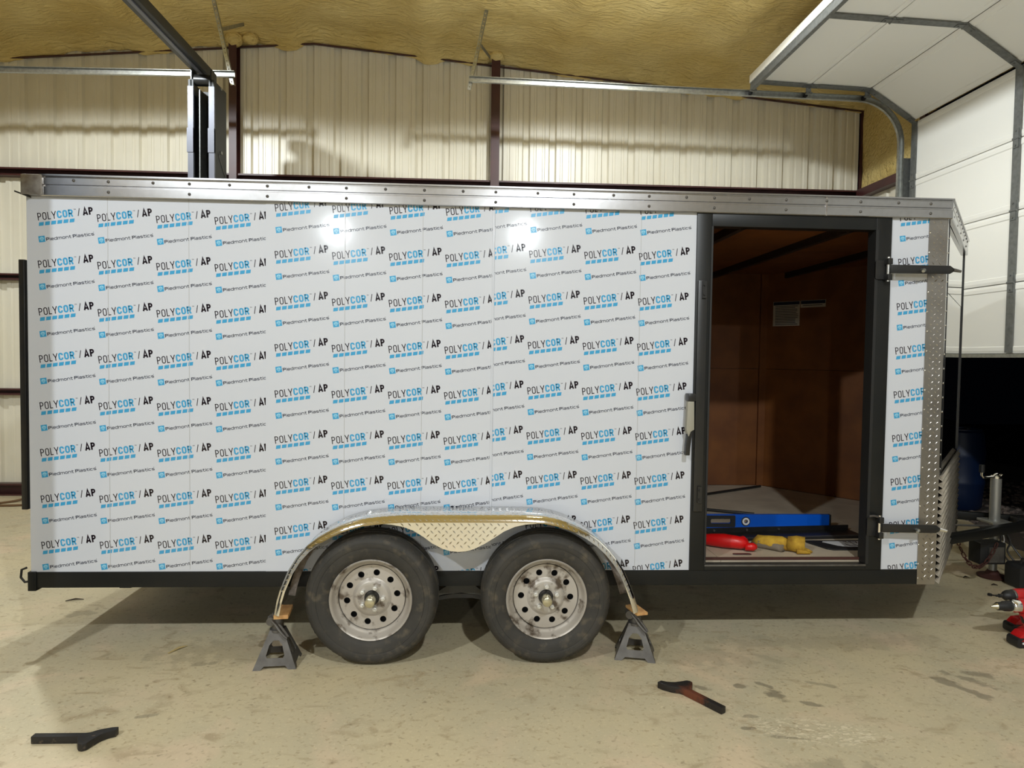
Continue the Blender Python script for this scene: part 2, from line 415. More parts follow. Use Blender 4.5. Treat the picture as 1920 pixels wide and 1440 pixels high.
def text_polys(s, x, y, h, widths, t, gap, bold=None):
    out = []
    for ch in s:
        if ch == ' ': x += gap*2.6; continue
        w = widths.get(ch, widths['*']); tt = bold if (bold and ch.isupper()) else t
        for pl, cl in glyph(ch, w, h, tt):
            for q in ribbon(pl, tt, cl): out.append([(px+x, py+y) for px, py in q])
        x += w+gap
    return out, x
def logo():
    """one print cell in its own unrotated units (origin: foot of the P)"""
    D = {'ink_black': [], 'ink_blue': [], 'ink_pale': [], 'ink_navy': []}
    H = 116
    p, _ = text_polys('POLY', 0, 0, H, {'P': 56, 'O': 60, 'L': 44, 'Y': 70, '*': 60}, 13, 17); D['ink_black'] += p
    p, _ = text_polys('COR', 290, 0, H, {'*': 72}, 24, 14); D['ink_blue'] += p
    p, _ = text_polys('TM', 552, 100, 15, {'T': 12, 'M': 15, '*': 12}, 3.5, 3); D['ink_navy'] += p
    p, _ = text_polys('/', 606, 0, H, {'*': 32}, 11, 0); D['ink_black'] += p
    p, _ = text_polys('AP', 680, 0, H, {'A': 78, 'P': 66, '*': 70}, 25, 12); D['ink_black'] += p
    for i in range(6):
        x = -4+93*i; D['ink_blue'].append([(x, -84), (x+72, -84), (x+86, -30), (x+14, -30)])
    D['ink_blue'].append([(-36, -334), (60, -334), (60, -239), (-36, -239)])
    p, _ = text_polys('Piedmont Plastics', 74, -322, 50, {'P': 50, 'i': 9, 'l': 9, 'm': 66, 't': 34, '*': 44}, 8, 6.5, 11); D['ink_navy'] += p
    D['ink_navy'].append([(792, -276), (798, -276), (800, -266), (794, -266)])
    em = [(-24, -282), (-12, -262), (12, -252), (36, -262), (48, -282), (12, -322)]
    D['ink_pale'].append(em)
    for q in ([(-12, -282), (12, -306)], [(36, -282), (12, -306)], [(-12, -282), (36, -282)], [(12, -262), (12, -306)]):
        D['ink_blue_lines'] = D.get('ink_blue_lines', []) + ribbon(q, 4, False)
    D['ink_dot'] = []
    return D
LOGO = logo()
def clip(poly, x0, x1, z0, z1):
    for ax, lim, sg in ((0, x0, 1), (0, x1, -1), (1, z0, 1), (1, z1, -1)):
        out = []
        for i in range(len(poly)):
            a, b = poly[i-1], poly[i]; da, db = sg*(a[ax]-lim), sg*(b[ax]-lim)
            if (da >= 0) != (db >= 0):
                k = da/(da-db); out.append((a[0]+(b[0]-a[0])*k, a[1]+(b[1]-a[1])*k))
            if db >= 0: out.append(b)
        poly = out
        if len(poly) < 3: return None
    return poly
def print_logos(parent, x0, x1, z0, z1, ox, oz, y, names=('printed_lettering', 'printed_mark')):
    S = .000329; th = radians(8.0); c, s_ = cos(th), sin(th); dX, dZ = .2935, .2408
    acc = {}
    for i in range(0, 6):
        for j in range(-2, 11):
            bx, bz = ox+i*dX, oz-j*dZ
            if bx > x1-.02 or bx < x0-.32 or bz < z0-.1 or bz > z1+.15: continue
            for k, polys in LOGO.items():
                lay = y-(.0005 if k != 'ink_pale' else .0007)-(.0004 if k == 'ink_blue_lines' else 0)
                mk = 'ink_blue' if k.startswith('ink_blue') else k
                for pl in polys:
                    w = [(bx+S*(px*c-py*s_), bz+S*(px*s_+py*c)) for px, py in pl]
                    w = clip(w, x0+.0015, x1-.0015, z0+.0015, z1-.0015)
                    if w: acc.setdefault(mk, []).append([(a, lay, b) for a, b in w])
    nm = {'ink_black': 'black_lettering', 'ink_blue': 'blue_lettering', 'ink_pale': 'emblem', 'ink_navy': 'small_lettering'}
    for k, pl in acc.items():
        mb = MB()
        for p in pl: mb.add(p, [tuple(range(len(p)))])
        o = mb.build(nm[k], k, parent, smooth=False, fix=False); stuff(o)

# tread plate lozenges
def tread(mb, fn, u0, u1, v0, v1, p=.037, inside=None, L=.024, w=.0075, h=.0022):
    """fn(u, v, height) -> 3-D point"""
    nu, nv = int((u1-u0)/p)+2, int((v1-v0)/p)+2
    for i in range(nu*2):
        for j in range(nv*2):
            if (i+j) % 2: continue
            cu, cv = u0+(i+.35)*p/2, v0+(j+.35)*p/2; sg = 1 if i % 2 == 0 else -1
            du, dv = cos(pi/4)*L/2, sg*sin(pi/4)*L/2; nu_, nv_ = -dv/(L/2)*w/2, du/(L/2)*w/2
            P = [(cu-du, cv-dv), (cu+nu_, cv+nv_), (cu+du, cv+dv), (cu-nu_, cv-nv_)]
            if any(not (u0 < a < u1 and v0 < b < v1) for a, b in P): continue
            if inside and not all(inside(a, b) for a, b in P): continue
            vs = [fn(a, b, 0) for a, b in P]+[fn(cu-du*.45, cv-dv*.45, h), fn(cu+du*.45, cv+dv*.45, h)]
            mb.add(vs, [(0, 1, 4), (1, 2, 5), (1, 5, 4), (2, 3, 5), (3, 0, 4), (3, 4, 5)])

# ================================================================== BUILDING
XR, XL, YB, YF = 4.42, -8.0, 4.15, -14.0
def roof_z(x): return 5.08-.085*abs(x+1.8)

fl = MB().add([(XL-.2, YF, 0), (4.9, YF, 0), (4.9, 1.0, 0), (4.62, 1.9, 0), (4.95, 2.9, 0), (4.9, YB+.1, 0), (XL-.2, YB+.1, 0),
               (XL-.2, YF, -.12), (4.9, YF, -.12), (4.9, 1.0, -.12), (4.62, 1.9, -.12), (4.95, 2.9, -.12), (4.9, YB+.1, -.12), (XL-.2, YB+.1, -.12)],
              [(0,1,2,3,4,5,6), (13,12,11,10,9,8,7)]+[(i, 7+i, 7+(i+1)%7, (i+1)%7) for i in range(7)])
struct(fl.build('floor', 'concrete', smooth=False))

# back wall: ribbed steel sheets, girts, columns
wb = bpy.data.objects.new('wall_back', None); COL.objects.link(wb); struct(wb)
P_ = .2988; ph = -1.2443
prof = [(-.5, 0), (-.17, 0), (-.155, .034), (.155, .034), (.17, 0)]
prof = [(-.150, 0), (-.045, 0), (-.030, .034), (.030, .034), (.045, 0), (.085, 0), (.092, .006), (.112, .006), (.119, 0)]
prof += [(.149, 0)]
minor = [(.085, 0), (.091, .007), (.111, .007), (.117, 0), (.182, 0), (.188, .007), (.208, .007), (.214, 0)]
one = [(-.045, 0), (-.028, .034), (.028, .034), (.045, 0)]+minor
k0 = int((XL-ph)/P_)-1; x = ph+k0*P_; k = k0
while ph+k*P_ < XR:
    pts = []
    for q in range(3):
        bx = ph+(k+q)*P_
        pts += [(bx+a, b) for a, b in one]
    pts.append((ph+(k+3)*P_-.045, 0))
    pts = [(max(min(a, XR+.02), XL-.02), b) for a, b in pts]
    mb = MB()
    n = len(pts)
    mb.add([(a, YB+b, 0.0) for a, b in pts]+[(a, YB+b, 5.15) for a, b in pts], [(i, i+1, n+i+1, n+i) for i in range(n-1)])
    mb.build('wall_sheet', 'wall_cream', wb, smooth=False, solid=.001)
    k += 3
def cee(x0, x1, z0, z1, y0=YB-.10, y1=YB):
    """C-shaped girt along x, lips toward the room"""
    t = .006
    return MB().yz([(y1, z0), (y1, z1), (y0, z1), (y0, z1-.018), (y0+t, z1-.018), (y0+t, z1-t), (y1-t, z1-t), (y1-t, z0+t), (y0+t, z0+t), (y0+t, z0+.018), (y0, z0+.018), (y0, z0)], x0, x1)
cols_x = [(-2.675, -2.595), (.150, .245), (-5.6, -5.51), (4.398, 4.42)]
for z0, z1 in ((3.445, 3.53), (2.334, 2.403), (1.095, 1.165), (.0, .13)):
    xs = sorted([XL, XR]+[a for c_ in cols_x for a in c_])
    for i in range(0, len(xs)-1, 2):
        if xs[i+1]-xs[i] > .1: cee(xs[i], xs[i+1], z0, z1, YB-.10).build('girt', 'red_oxide', wb, smooth=False)
for a, b in cols_x:
    mb = MB(); y0, y1 = YB-(.13 if b-a > .05 else .03), YB; t = .008; z1 = roof_z((a+b)/2)+.1
    mb.box(a, b, y0, y0+t, 0, z1); mb.box(a, b, y1-t, y1, 0, z1); mb.box((a+b)/2-t/2, (a+b)/2+t/2, y0+t, y1-t, 0, z1)
    mb.build('column', 'red_oxide', wb, smooth=False)

# ceiling: sprayed foam over purlins
def foam_h(x, y):
    z = roof_z(x)
    z += -.05*max(0, cos((x+.55)*2*pi/1.5))**4*(1+noise.noise(Vector((x*.3, y*.9, 11))))
    z += .035*noise.noise(Vector((x*1.1, y*1.1, 0)))+(.03*noise.noise(Vector((x*3.3, y*2.5, 4))))+.015*noise.noise(Vector((x*9, y*6, 9)))
    return z
def grid(nx, ny, x0, x1, y0, y1, fn):
    mb = MB(); mb.v = [fn(x0+(x1-x0)*i/nx, y0+(y1-y0)*j/ny) for j in range(ny+1) for i in range(nx+1)]
    mb.f = [(j*(nx+1)+i, j*(nx+1)+i+1, (j+1)*(nx+1)+i+1, (j+1)*(nx+1)+i) for j in range(ny) for i in range(nx)]
    return mb
def ceil_pt(x, y):
    z = foam_h(x, y)
    e = max(0, 1-(YB-y)/.22)
    z -= e*e*(.10+.06*noise.noise(Vector((x*2.2, 0, 7)))+.03*noise.noise(Vector((x*7, 0, 3))))
    return (x, y, z)
ce = grid(250, 60, XL, XR, .6, YB-.005, ceil_pt).build('ceiling', 'spray_foam', angle=180); struct(ce)
c2 = grid(60, 50, XL, XR, YF, .6, lambda x, y: (x, y, foam_h(x, y))); c2.build('ceiling_foam', 'spray_foam', ce, angle=180)
# rake angle under the foam edge, red
for sx0, sx1 in ((XL, -1.8), (-1.8, XR)):
    MB().bar((sx0, YB-.02, roof_z(sx0)-.105), (sx1, YB-.02, roof_z(sx1)-.105), .03, .012).build('rake_trim', 'red_oxide', ce, smooth=False)
# foam lumps where the columns meet the roof
for i, (lx, lz, r) in enumerate(((-2.62, 4.96, .10), (-2.45, 4.97, .08), (.2, 4.88, .09), (.06, 4.89, .07))):
    mb = MB(); mb.lathe([(r*sin(a)*(1+.0), -r*cos(a)*.75) for a in [pi*k/8 for k in range(9)]], (lx, YB-.10, lz), 14, 'z')
    mb.v = [(p[0]+.02*noise.noise(Vector(p)*14), p[1]+.02*noise.noise(Vector(p)*14+Vector((5, 0, 0))), p[2]+.02*noise.noise(Vector(p)*14+Vector((0, 5, 0)))) for p in mb.v]
    mb.build('foam_lump', 'spray_foam', ce, angle=180)

# right wall: foam above the girt, sheet below, opening for the overhead door
wr = bpy.data.objects.new('wall_right', None); COL.objects.link(wr); struct(wr)
DY0, DY1 = -1.32, 2.97
def fx(y, z): return (XR+.02*noise.noise(Vector((y*1.7, z*1.7, 2)))+.012*noise.noise(Vector((y*6, z*6, 2))), y, z)
grid(30, 34, DY1+.08, YB-.02, 3.50, 4.75, fx).build('foam', 'spray_foam', wr, angle=180)
grid(40, 14, DY0-.08, DY1+.08, 4.02, 4.75, fx).build('foam', 'spray_foam', wr, angle=180)
grid(60, 30, YF, DY0-.08, 0, 4.75, fx).build('wall_sheet', 'shop_liner', wr, angle=180)
mb = MB(); pts = []
yy = DY1+.08
while yy < YB: pts += [(yy, 0), (yy+.2, 0), (yy+.215, .02), (yy+.265, .02), (yy+.28, 0)]; yy += .3
pts = [(min(a, YB), b) for a, b in pts]; n = len(pts)
mb.add([(XR+b, a, 0) for a, b in pts]+[(XR+b, a, 3.5) for a, b in pts], [(i, i+1, n+i+1, n+i) for i in range(n-1)])
mb.build('wall_sheet', 'wall_cream', wr, smooth=False, solid=.001)
MB().box(XR-.10, XR, DY1+.10, YB-.1, 3.44, 3.53).build('girt', 'red_oxide', wr, smooth=False)
MB().box(XR-.03, XR+.08, DY1+.01, DY1+.09, 0, 4.05).build('door_jamb', 'red_oxide', wr, smooth=False)
MB().box(XR-.03, XR+.08, DY0-.09, DY0-.01, 0, 4.05).build('door_jamb', 'red_oxide', wr, smooth=False)
# left and front walls
wl = MB().box(XL-.06, XL, YF, YB, 0, 4.7).build('wall_left', 'shop_liner', smooth=False); struct(wl)
wf = MB().box(XL, XR, YF-.06, YF, 0, 5.1).build('wall_front', 'shop_liner', smooth=False); struct(wf)

# outside: dirt and gravel beyond the apron
gd = MB().box(4.3, 16, -12, 14, -.2, -.03).build('ground', 'dirt', smooth=False); struct(gd)
mb = MB()
ico = [(0, 0, 1), (.89, 0, .45), (.28, .85, .45), (-.72, .53, .45), (-.72, -.53, .45), (.28, -.85, .45), (.72, .53, -.45), (-.28, .85, -.45), (-.89, 0, -.45), (-.28, -.85, -.45), (.72, -.53, -.45), (0, 0, -1)]
icf = [(0,1,2),(0,2,3),(0,3,4),(0,4,5),(0,5,1),(1,6,2),(2,7,3),(3,8,4),(4,9,5),(5,10,1),(1,10,6),(2,6,7),(3,7,8),(4,8,9),(5,9,10),(6,11,7),(7,11,8),(8,11,9),(9,11,10),(10,11,6)]
for i in range(1500):
    gx, gy = random.uniform(4.55, 8.2), random.uniform(.6, 5.2)
    if gx < 4.98 or hypot(gx-5.42, gy-3.72) < .32: 
        continue
    r = random.uniform(.015, .04); a = random.uniform(0, 6.28)
    mb.add([(gx+r*(p[0]*cos(a)-p[1]*sin(a))*random.uniform(.8, 1.3), gy+r*(p[0]*sin(a)+p[1]*cos(a))*random.uniform(.8, 1.3), -.02+r*.6*p[2]) for p in ico], icf)
gv = mb.build('gravel', 'gravel', smooth=False); stuff(gv); tag(gv, 'loose gravel on the dark ground outside the half-open overhead door', 'gravel')

# ------------------------------------------------------------------ overhead door (setting)
dr = bpy.data.objects.new('door_1', None); dr.location = (0, 0, 0); COL.objects.link(dr); struct(dr)
DX = 4.27
seams = [(DX, 1.655), (DX, 2.222), (DX, 2.79), (DX, 3.357), (DX, 3.925), (3.80, 4.225), (3.21, 4.243), (2.63, 4.262)]
st_y = [2.935, 1.635, .335, -.965, -1.28]
for i in range(len(seams)-1):
    a, b = Vector((seams[i][0], 0, seams[i][1])), Vector((seams[i+1][0], 0, seams[i+1][1]))
    d = (b-a).normalized(); nrm = Vector((d.z, 0, -d.x))           # outward (away from the shop)
    g0, g1 = .004, .004
    if i == 4: g0 = .022
    p0, p1 = a+d*g0, b-d*g1
    T = .048
    sec = []
    prf = [(0, 0), (.0, T), (1, T), (1, 0)]
    mb = MB()
    L = (p1-p0).length
    def W(u, w, y): q = p0+d*u+nrm*w; return (q.x, y, q.z)
    # inner face with raised lips at both long edges (the grey lines along each seam)
    pol = [(0, 0), (.022, -.006), (.05, -.006), (.058, 0), (L-.058, 0), (L-.05, -.006), (L-.022, -.006), (L, 0), (L, T), (0, T)]
    mb.prism(pol, lambda u, w: W(u, w, DY0), lambda u, w: W(u, w, DY1))
    mb.build('door_section', 'door_white', dr, smooth=False)
    for sy in st_y:
        w_ = .075
        mb = MB()
        q = [W(.006, -.007, sy-w_/2), W(L-.006, -.007, sy-w_/2), W(L-.006, -.007, sy+w_/2), W(.006, -.007, sy+w_/2)]
        q2 = [W(.006, -.016, sy-w_/2), W(L-.006, -.016, sy-w_/2), W(L-.006, -.016, sy+w_/2), W(.006, -.016, sy+w_/2)]
        mb.add(q+q2, [(0,1,2,3),(7,6,5,4),(0,4,5,1),(1,5,6,2),(2,6,7,3),(3,7,4,0)])
        mb.build('stile', 'galv_dull', dr, smooth=False)
    if i:
        for sy in st_y[:4]:
            mb = MB()
            j = Vector((a.x, 0, a.z))-nrm*.017
            hy = sy
            mb.cyl((j.x, hy-.035, j.z), (j.x, hy+.035, j.z), .011, n=10)
            dp = (Vector((seams[i-1][0], 0, seams[i-1][1]))-a).normalized()
            for dd, l in ((d, .075), (dp, .075)):
                nn = Vector((abs(dd.z), 0, -dd.x if dd is d else dd.x)).normalized()
                c0 = Vector((a.x, hy, a.z))-nrm*.019; c1 = c0+dd*l
                mb.bar(c0, c1, .055, .006, up=tuple(nrm))
                mb.cyl(c1-dd*.018-nrm*.002, c1-dd*.018-nrm*.010, .007, n=6)
            mb.build('hinge', 'galv_dull', dr)
# bottom seal and top-edge strut
MB().box(DX-.012, DX+.055, DY0, DY1, 1.625, 1.655).build('bottom_rail', 'galvanised', dr, smooth=False)
mb = MB(); tx, tz = seams[-1]
mb.box(tx-.002, tx+.010, DY0, DY1, tz-.075, tz+.0); mb.box(tx+.01, tx+.06, DY0, DY1, tz-.012, tz-.006); mb.box(tx-.002, tx+.035, DY0, DY1, tz-.079, tz-.073)
mb.build('top_strut', 'galv_dull', dr, smooth=False)
MB().box(tx-.012, tx-.003, DY0, DY1, tz-.012, tz+.06).build('top_edge', 'door_white', dr, smooth=False)

# ------------------------------------------------------------------ door tracks
def track(mb, path, y, w=.055, lip=.014, dep=.03):
    """C-channel; path of (x, z); opening faces +/- y"""
    n = len(path); prof = [(-w/2, 0), (-w/2, dep), (-w/2+.004, dep), (-w/2+.004, .003), (w/2-.004, .003), (w/2-.004, dep), (w/2, dep), (w/2, 0)]
    m = len(prof); vs = []
    for i, (x, z) in enumerate(path):
        a = path[max(i-1, 0)]; b = path[min(i+1, n-1)]; d = Vector((b[0]-a[0], 0, b[1]-a[1])).normalized(); nr = Vector((-d.z, 0, d.x))
        for pw, py in prof: vs.append((x+nr.x*pw, y-py, z+nr.z*pw))
    fs = [(i*m+k, i*m+(k+1) % m, (i+1)*m+(k+1) % m, (i+1)*m+k) for i in range(n-1) for k in range(m)]
    fs += [tuple(range(m)), tuple(range((n-1)*m, n*m))[::-1]]
    return mb.add(vs, fs)
TY = 3.06; TYL = 3.115
def hanger(parent, p0, p1, w=.034):
    """slotted angle iron from p0 (track) up to p1"""
    p0, p1 = Vector(p0), Vector(p1); d = (p1-p0).normalized(); L = (p1-p0).length
    side = Vector((d.z, 0, -d.x)); back = Vector((0, 1, 0))
    holes = []; t = .03
    while t < L-.02:
        holes.append([(t+.008*cos(-a), w/2+.006*sin(-a)) for a in [2*pi*k/8 for k in range(8)]]); t += .04
    mb = MB()
    mb.prism([(0, 0), (L, 0), (L, w), (0, w)], lambda u, v: tuple(p0+d*u+side*(v-w/2)), lambda u, v: tuple(p0+d*u+side*(v-w/2)+back*.003), holes)
    q0 = p0+side*(w/2); 
    mb.add([tuple(q) for q in (q0, q0+d*L, q0+d*L+back*w, q0+back*w, q0-side*.003, q0+d*L-side*.003, q0+d*L+back*w-side*.003, q0+back*w-side*.003)],
           [(0,1,2,3),(7,6,5,4),(0,4,5,1),(1,5,6,2),(2,6,7,3),(3,7,4,0)])
    return mb.build('hanger', 'galvanised', parent, smooth=False)
tr = thing('door_track', (4.2, TY, 0), 'galvanised steel track curving up from beside the overhead door and running level across the wall', 'track')
path = [(4.195, 0.02), (4.195, 3.74)]+[(3.745+.45*cos(a), 3.74+.43*sin(a)) for a in [pi/2*k/12 for k in range(1, 13)]]+[(1.8, 4.195), (-.085, 4.225)]
path = [(4.195, .02), (4.195, 3.74)]+[(3.745+.45*cos(a), 3.74+.43*sin(a)) for a in [pi/2*k/12 for k in range(1, 13)]]+[(1.8, 4.195), (-.085, 4.225)]
track(MB(), path, TY).build('rail', 'galvanised', tr, smooth=False)
MB().box(4.225, 4.40, TY-.03, TY-.024, .02, 3.6).build('mounting_angle', 'galv_dull', tr, smooth=False)
hanger(tr, (-.085, TY, 4.13), (.075, TY+.02, 4.90))
MB().bar((.03, TY+.03, 4.56), (.13, YB-.25, 4.80), .034, .004, up=(1, 0, 0)).build('brace', 'galv_dull', tr, smooth=False)
for rx, rz in ((3.80, 4.18), (3.21, 4.19), (2.66, 4.2)):
    mb = MB(); mb.cyl((rx, TY-.028, rz-.01), (rx, TY-.006, rz-.01), .02, n=12); mb.cyl((rx, TY-.10, rz-.01), (rx, TY-.02, rz-.01), .006, n=8)
    mb.build('roller', 'black_matte', dr)
    mb = MB(); mb.bar((rx, TY-.08, rz-.015), (rx-.01, TY-.10, rz+.05), .05, .005, up=(0, 1, 0)); mb.bar((rx+.03, TY-.085, rz-.015), (rx-.03, TY-.085, rz-.01), .03, .02)
    mb.build('roller_bracket', 'galv_dull', dr, smooth=False)
tl = thing('door_track', (-5, TY, 4.1), 'galvanised level track passing behind the black post top, ending at a slotted hanger', 'track')
track(MB(), [(XL+.02, 4.13), (-2.3, 4.215)], TYL).build('rail', 'galvanised', tl, smooth=False)
hanger(tl, (-2.325, TYL, 4.12), (-2.52, TYL+.02, 4.97))
MB().bar((-2.46, TYL+.03, 4.64), (-2.38, TYL+.5, 4.92), .034, .004, up=(1, 0, 0)).build('brace', 'galvanised', tl, smooth=False)

# ------------------------------------------------------------------ two-post lift
lf = thing('vehicle_lift', (-2.47, 2.9, 0), 'dark grey two-post vehicle lift with an overhead beam, standing behind the trailer', 'lift')
def lift_post(y0, sgn):
    f = lambda a, b: (a, y0+sgn*b)
    xa, xb = -2.587, -2.362; dep = .31; t = .035
    pol = [(xa, 0), (xa+.045, 0), (xa+.045, .012), (xa+.012, .012), (xa+.012, dep-.012), (xb-.012, dep-.012), (xb-.012, .012), (xb-.045, .012), (xb-.045, 0), (xb, 0), (xb, dep), (xa, dep)]
    MB().xy([f(*p) for p in pol], 0.012, 4.02).build('post', 'lift_paint', lf, smooth=False)
    MB().box(xa-.12, xb+.12, min(y0, y0+sgn*.45)-.05, max(y0, y0+sgn*.45)+.05, 0, .012).build('base_plate', 'lift_paint', lf, smooth=False)
    for a in (xa-.004, xb-.045):
        mb = MB(); mb.xy([f(a, -.004), f(a+.049, -.004), f(a+.049, .02), f(a, .02)], 2.2, 3.96); mb.build('face_strip', 'lift_sleeve', lf, smooth=False)
        mb = MB(); mb.xy([f(a-.006, -.010), f(a+.049, -.010), f(a+.049, .02), f(a-.006, .02)], 3.375, 3.59); mb.build('sleeve', 'lift_sleeve', lf, smooth=False)
    MB().xy([f(xa+.075, .05), f(xa+.085, .05), f(xa+.085, .2), f(xa+.075, .2)], .2, 3.95).build('cable_guide', 'galv_dull', lf, smooth=False)
    mb = MB(); mb.cyl((xa+.045, y0+sgn*.05, 4.03), (xb-.045, y0+sgn*.05, 4.03), .05, n=20); mb.build('pulley', 'black_paint', lf)
    for a in (xa+.02, xb-.03): MB().box(a, a+.01, min(y0, y0+sgn*.12), max(y0, y0+sgn*.12), 3.9, 4.11).build('pulley_bracket', 'black_paint', lf, smooth=False)
    mb = MB(); mb.yz([(y0+sgn*.1, 3.375), (y0+sgn*dep, 3.18), (y0+sgn*dep, 3.2), (y0+sgn*.1, 3.395)], xb, xb+.003); mb.build('seam_strip', 'black_paint', lf, smooth=False)
    for bz in (3.42, 4.0):
        MB().cyl((xb, y0+sgn*.16, bz), (xb+.012, y0+sgn*.16, bz), .016, n=6).build('bolt', 'galvanised', lf)
lift_post(2.75, 1); lift_post(-.55, -1)
mb = MB(); mb.xz([(-2.565, 4.10), (-2.445, 4.10), (-2.445, 4.185), (-2.565, 4.185)], -.85, 3.0); mb.build('overhead_beam', 'lift_paint', lf, bevel=.006)
MB().box(-2.515, -2.485, -.8, 3.0, 4.088, 4.10).build('beam_rib', 'lift_sleeve', lf, smooth=False)

# ================================================================== TRAILER
T = thing('cargo_trailer', (.14, 1.17, 0), 'tandem-axle enclosed cargo trailer with film-covered white side panels, its side doorway open', 'trailer')
XA, XC, ZB, ZT, WD = -2.279, 2.563, .428, 2.46, 2.34
NX = 3.52                                                           # nose tip
def panel(x0, x1, z0, z1, yf, ox, oz, seams_=()):
    o = MB().box(x0, x1, yf, yf+.004, z0, z1).build('side_panel', 'film', T, smooth=False)
    print_logos(o, x0, x1, z0, z1, ox, oz, yf)
    if seams_:
        mb = MB()
        for s in seams_: mb.box(s-.0012, s+.0012, yf-.0006, yf, z0+.01, z1-.01)
        mb.build('panel_seam', 'ink_seam', o, smooth=False)
    return o
# the far side of the body, roof, rear: closed shell
p1 = panel(XA, -1.0835, ZB, 2.40, .001, -2.222, 2.2325, (-1.8798, -1.4750))
p2 = panel(-1.0855, .0995, ZB, 2.40, -.002, -1.036, 2.3065, (-.68, -.2774))
p3 = panel(.0965, 1.1765, ZB, 2.40, -.001, .2848-.2935, 2.3375, (.8776,))
p4 = panel(2.247, 2.470, ZB, 2.40, -.001, 2.2985, 2.3375)
# wrinkled, lifted film edge along the middle joint
mb = MB(); rows = []
for i in range(61):
    z = 2.33-1.75*i/60
    a = .086+.003*noise.noise(Vector((0, 0, z*5))); rows.append([(a, -.0025, z), (a+.003, -.0055-.003*noise.noise(Vector((3, 0, z*9))), z), (a+.006, -.003, z), (.096, -.0065-.003*noise.noise(Vector((5, 0, z*7))), z), (.099, -.0030, z)])
mb.v = [p for r in rows for p in r]; mb.f = [(i*5+k, i*5+k+1, (i+1)*5+k+1, (i+1)*5+k) for i in range(60) for k in range(4)]
lab(mb.build('film_edge', 'film', T, angle=180), 'wrinkled lifted edge of the protective film')

mb = MB(); mb.box(XA, XC, WD-.004, WD+.006, ZB, 2.40); mb.build('far_side_panel', 'film', T, smooth=False)
# floor slab and plywood
body = [(XA, .012), (XC, .012), (NX-.02, WD/2), (XC, WD-.012), (XA, WD-.012)]
MB().xy(body, .43, .452).build('floor_pan', 'black_matte', T, smooth=False)
fpl = [(XA+.02, .05), (XC-.02, .05), (NX-.06, WD/2), (XC-.02, WD-.05), (XA+.02, WD-.05)]
# plywood floor in sheets
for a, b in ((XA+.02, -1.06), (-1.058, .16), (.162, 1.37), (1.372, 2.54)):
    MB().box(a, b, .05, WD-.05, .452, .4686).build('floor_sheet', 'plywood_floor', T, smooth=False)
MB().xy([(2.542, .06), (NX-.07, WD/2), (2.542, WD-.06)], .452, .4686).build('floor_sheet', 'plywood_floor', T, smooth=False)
MB().xy([(XA-.01, -.005), (XC+.005, -.005), (NX, WD/2), (XC+.005, WD+.005), (XA-.01, WD+.005)], 2.44, 2.456).build('roof', 'aluminium', T, smooth=False)
for a in (XA+.02, -1.055, .165, 1.375):
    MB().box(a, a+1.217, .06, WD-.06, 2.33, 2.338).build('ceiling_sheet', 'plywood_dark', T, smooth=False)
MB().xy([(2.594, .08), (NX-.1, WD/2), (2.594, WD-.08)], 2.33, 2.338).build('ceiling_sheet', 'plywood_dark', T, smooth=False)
bx = XA+.05
while bx < 2.7:
    MB().box(bx, bx+.035, max(.03, (bx+.06-XC)*1.23), WD-max(.03, (bx+.06-XC)*1.23), 2.285, 2.33).build('roof_bow', 'black_paint', T, smooth=False); bx += .61
# inside lining
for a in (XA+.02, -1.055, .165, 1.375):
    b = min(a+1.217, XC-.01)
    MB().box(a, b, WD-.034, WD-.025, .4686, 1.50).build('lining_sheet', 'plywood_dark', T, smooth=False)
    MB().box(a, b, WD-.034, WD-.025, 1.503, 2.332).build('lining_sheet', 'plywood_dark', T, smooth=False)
MB().box(XC-.06, XC, WD-.06, WD-.03, .4686, 2.332).build('corner_post', 'plywood_dark', T, smooth=False)
def vwall(p, q, off, z0, z1, t=.009):
    """vertical slab along p->q in plan, shifted inwards (towards the trailer's middle) by off"""
    p, q = Vector(p), Vector(q); d = (q-p).normalized(); n = Vector((-d.y, d.x)); m = Vector((0, WD/2))
    if (m-p).dot(n) < 0: n = -n
    a, b = p+n*off, q+n*off; pol = [tuple(a), tuple(b), tuple(b+n*t), tuple(a+n*t)]
    return MB().xy(pol, z0, z1)
vwall((XC, WD), (NX, WD/2), .03, .4686, 1.50).build('lining_sheet', 'plywood_dark', T, smooth=False)
vwall((XC, WD), (NX, WD/2), .03, 1.503, 2.332).build('lining_sheet', 'plywood_dark', T, smooth=False)
vwall((XC, 0), (NX, WD/2), .03, .4686, 2.332).build('lining_sheet', 'plywood_dark', T, smooth=False)
for a, b in ((XA, 1.18), (2.25, XC)):
    MB().box(a+.02, b, .03, .038, .4686, 2.332).build('lining_sheet', 'plywood_dark', T, smooth=False)
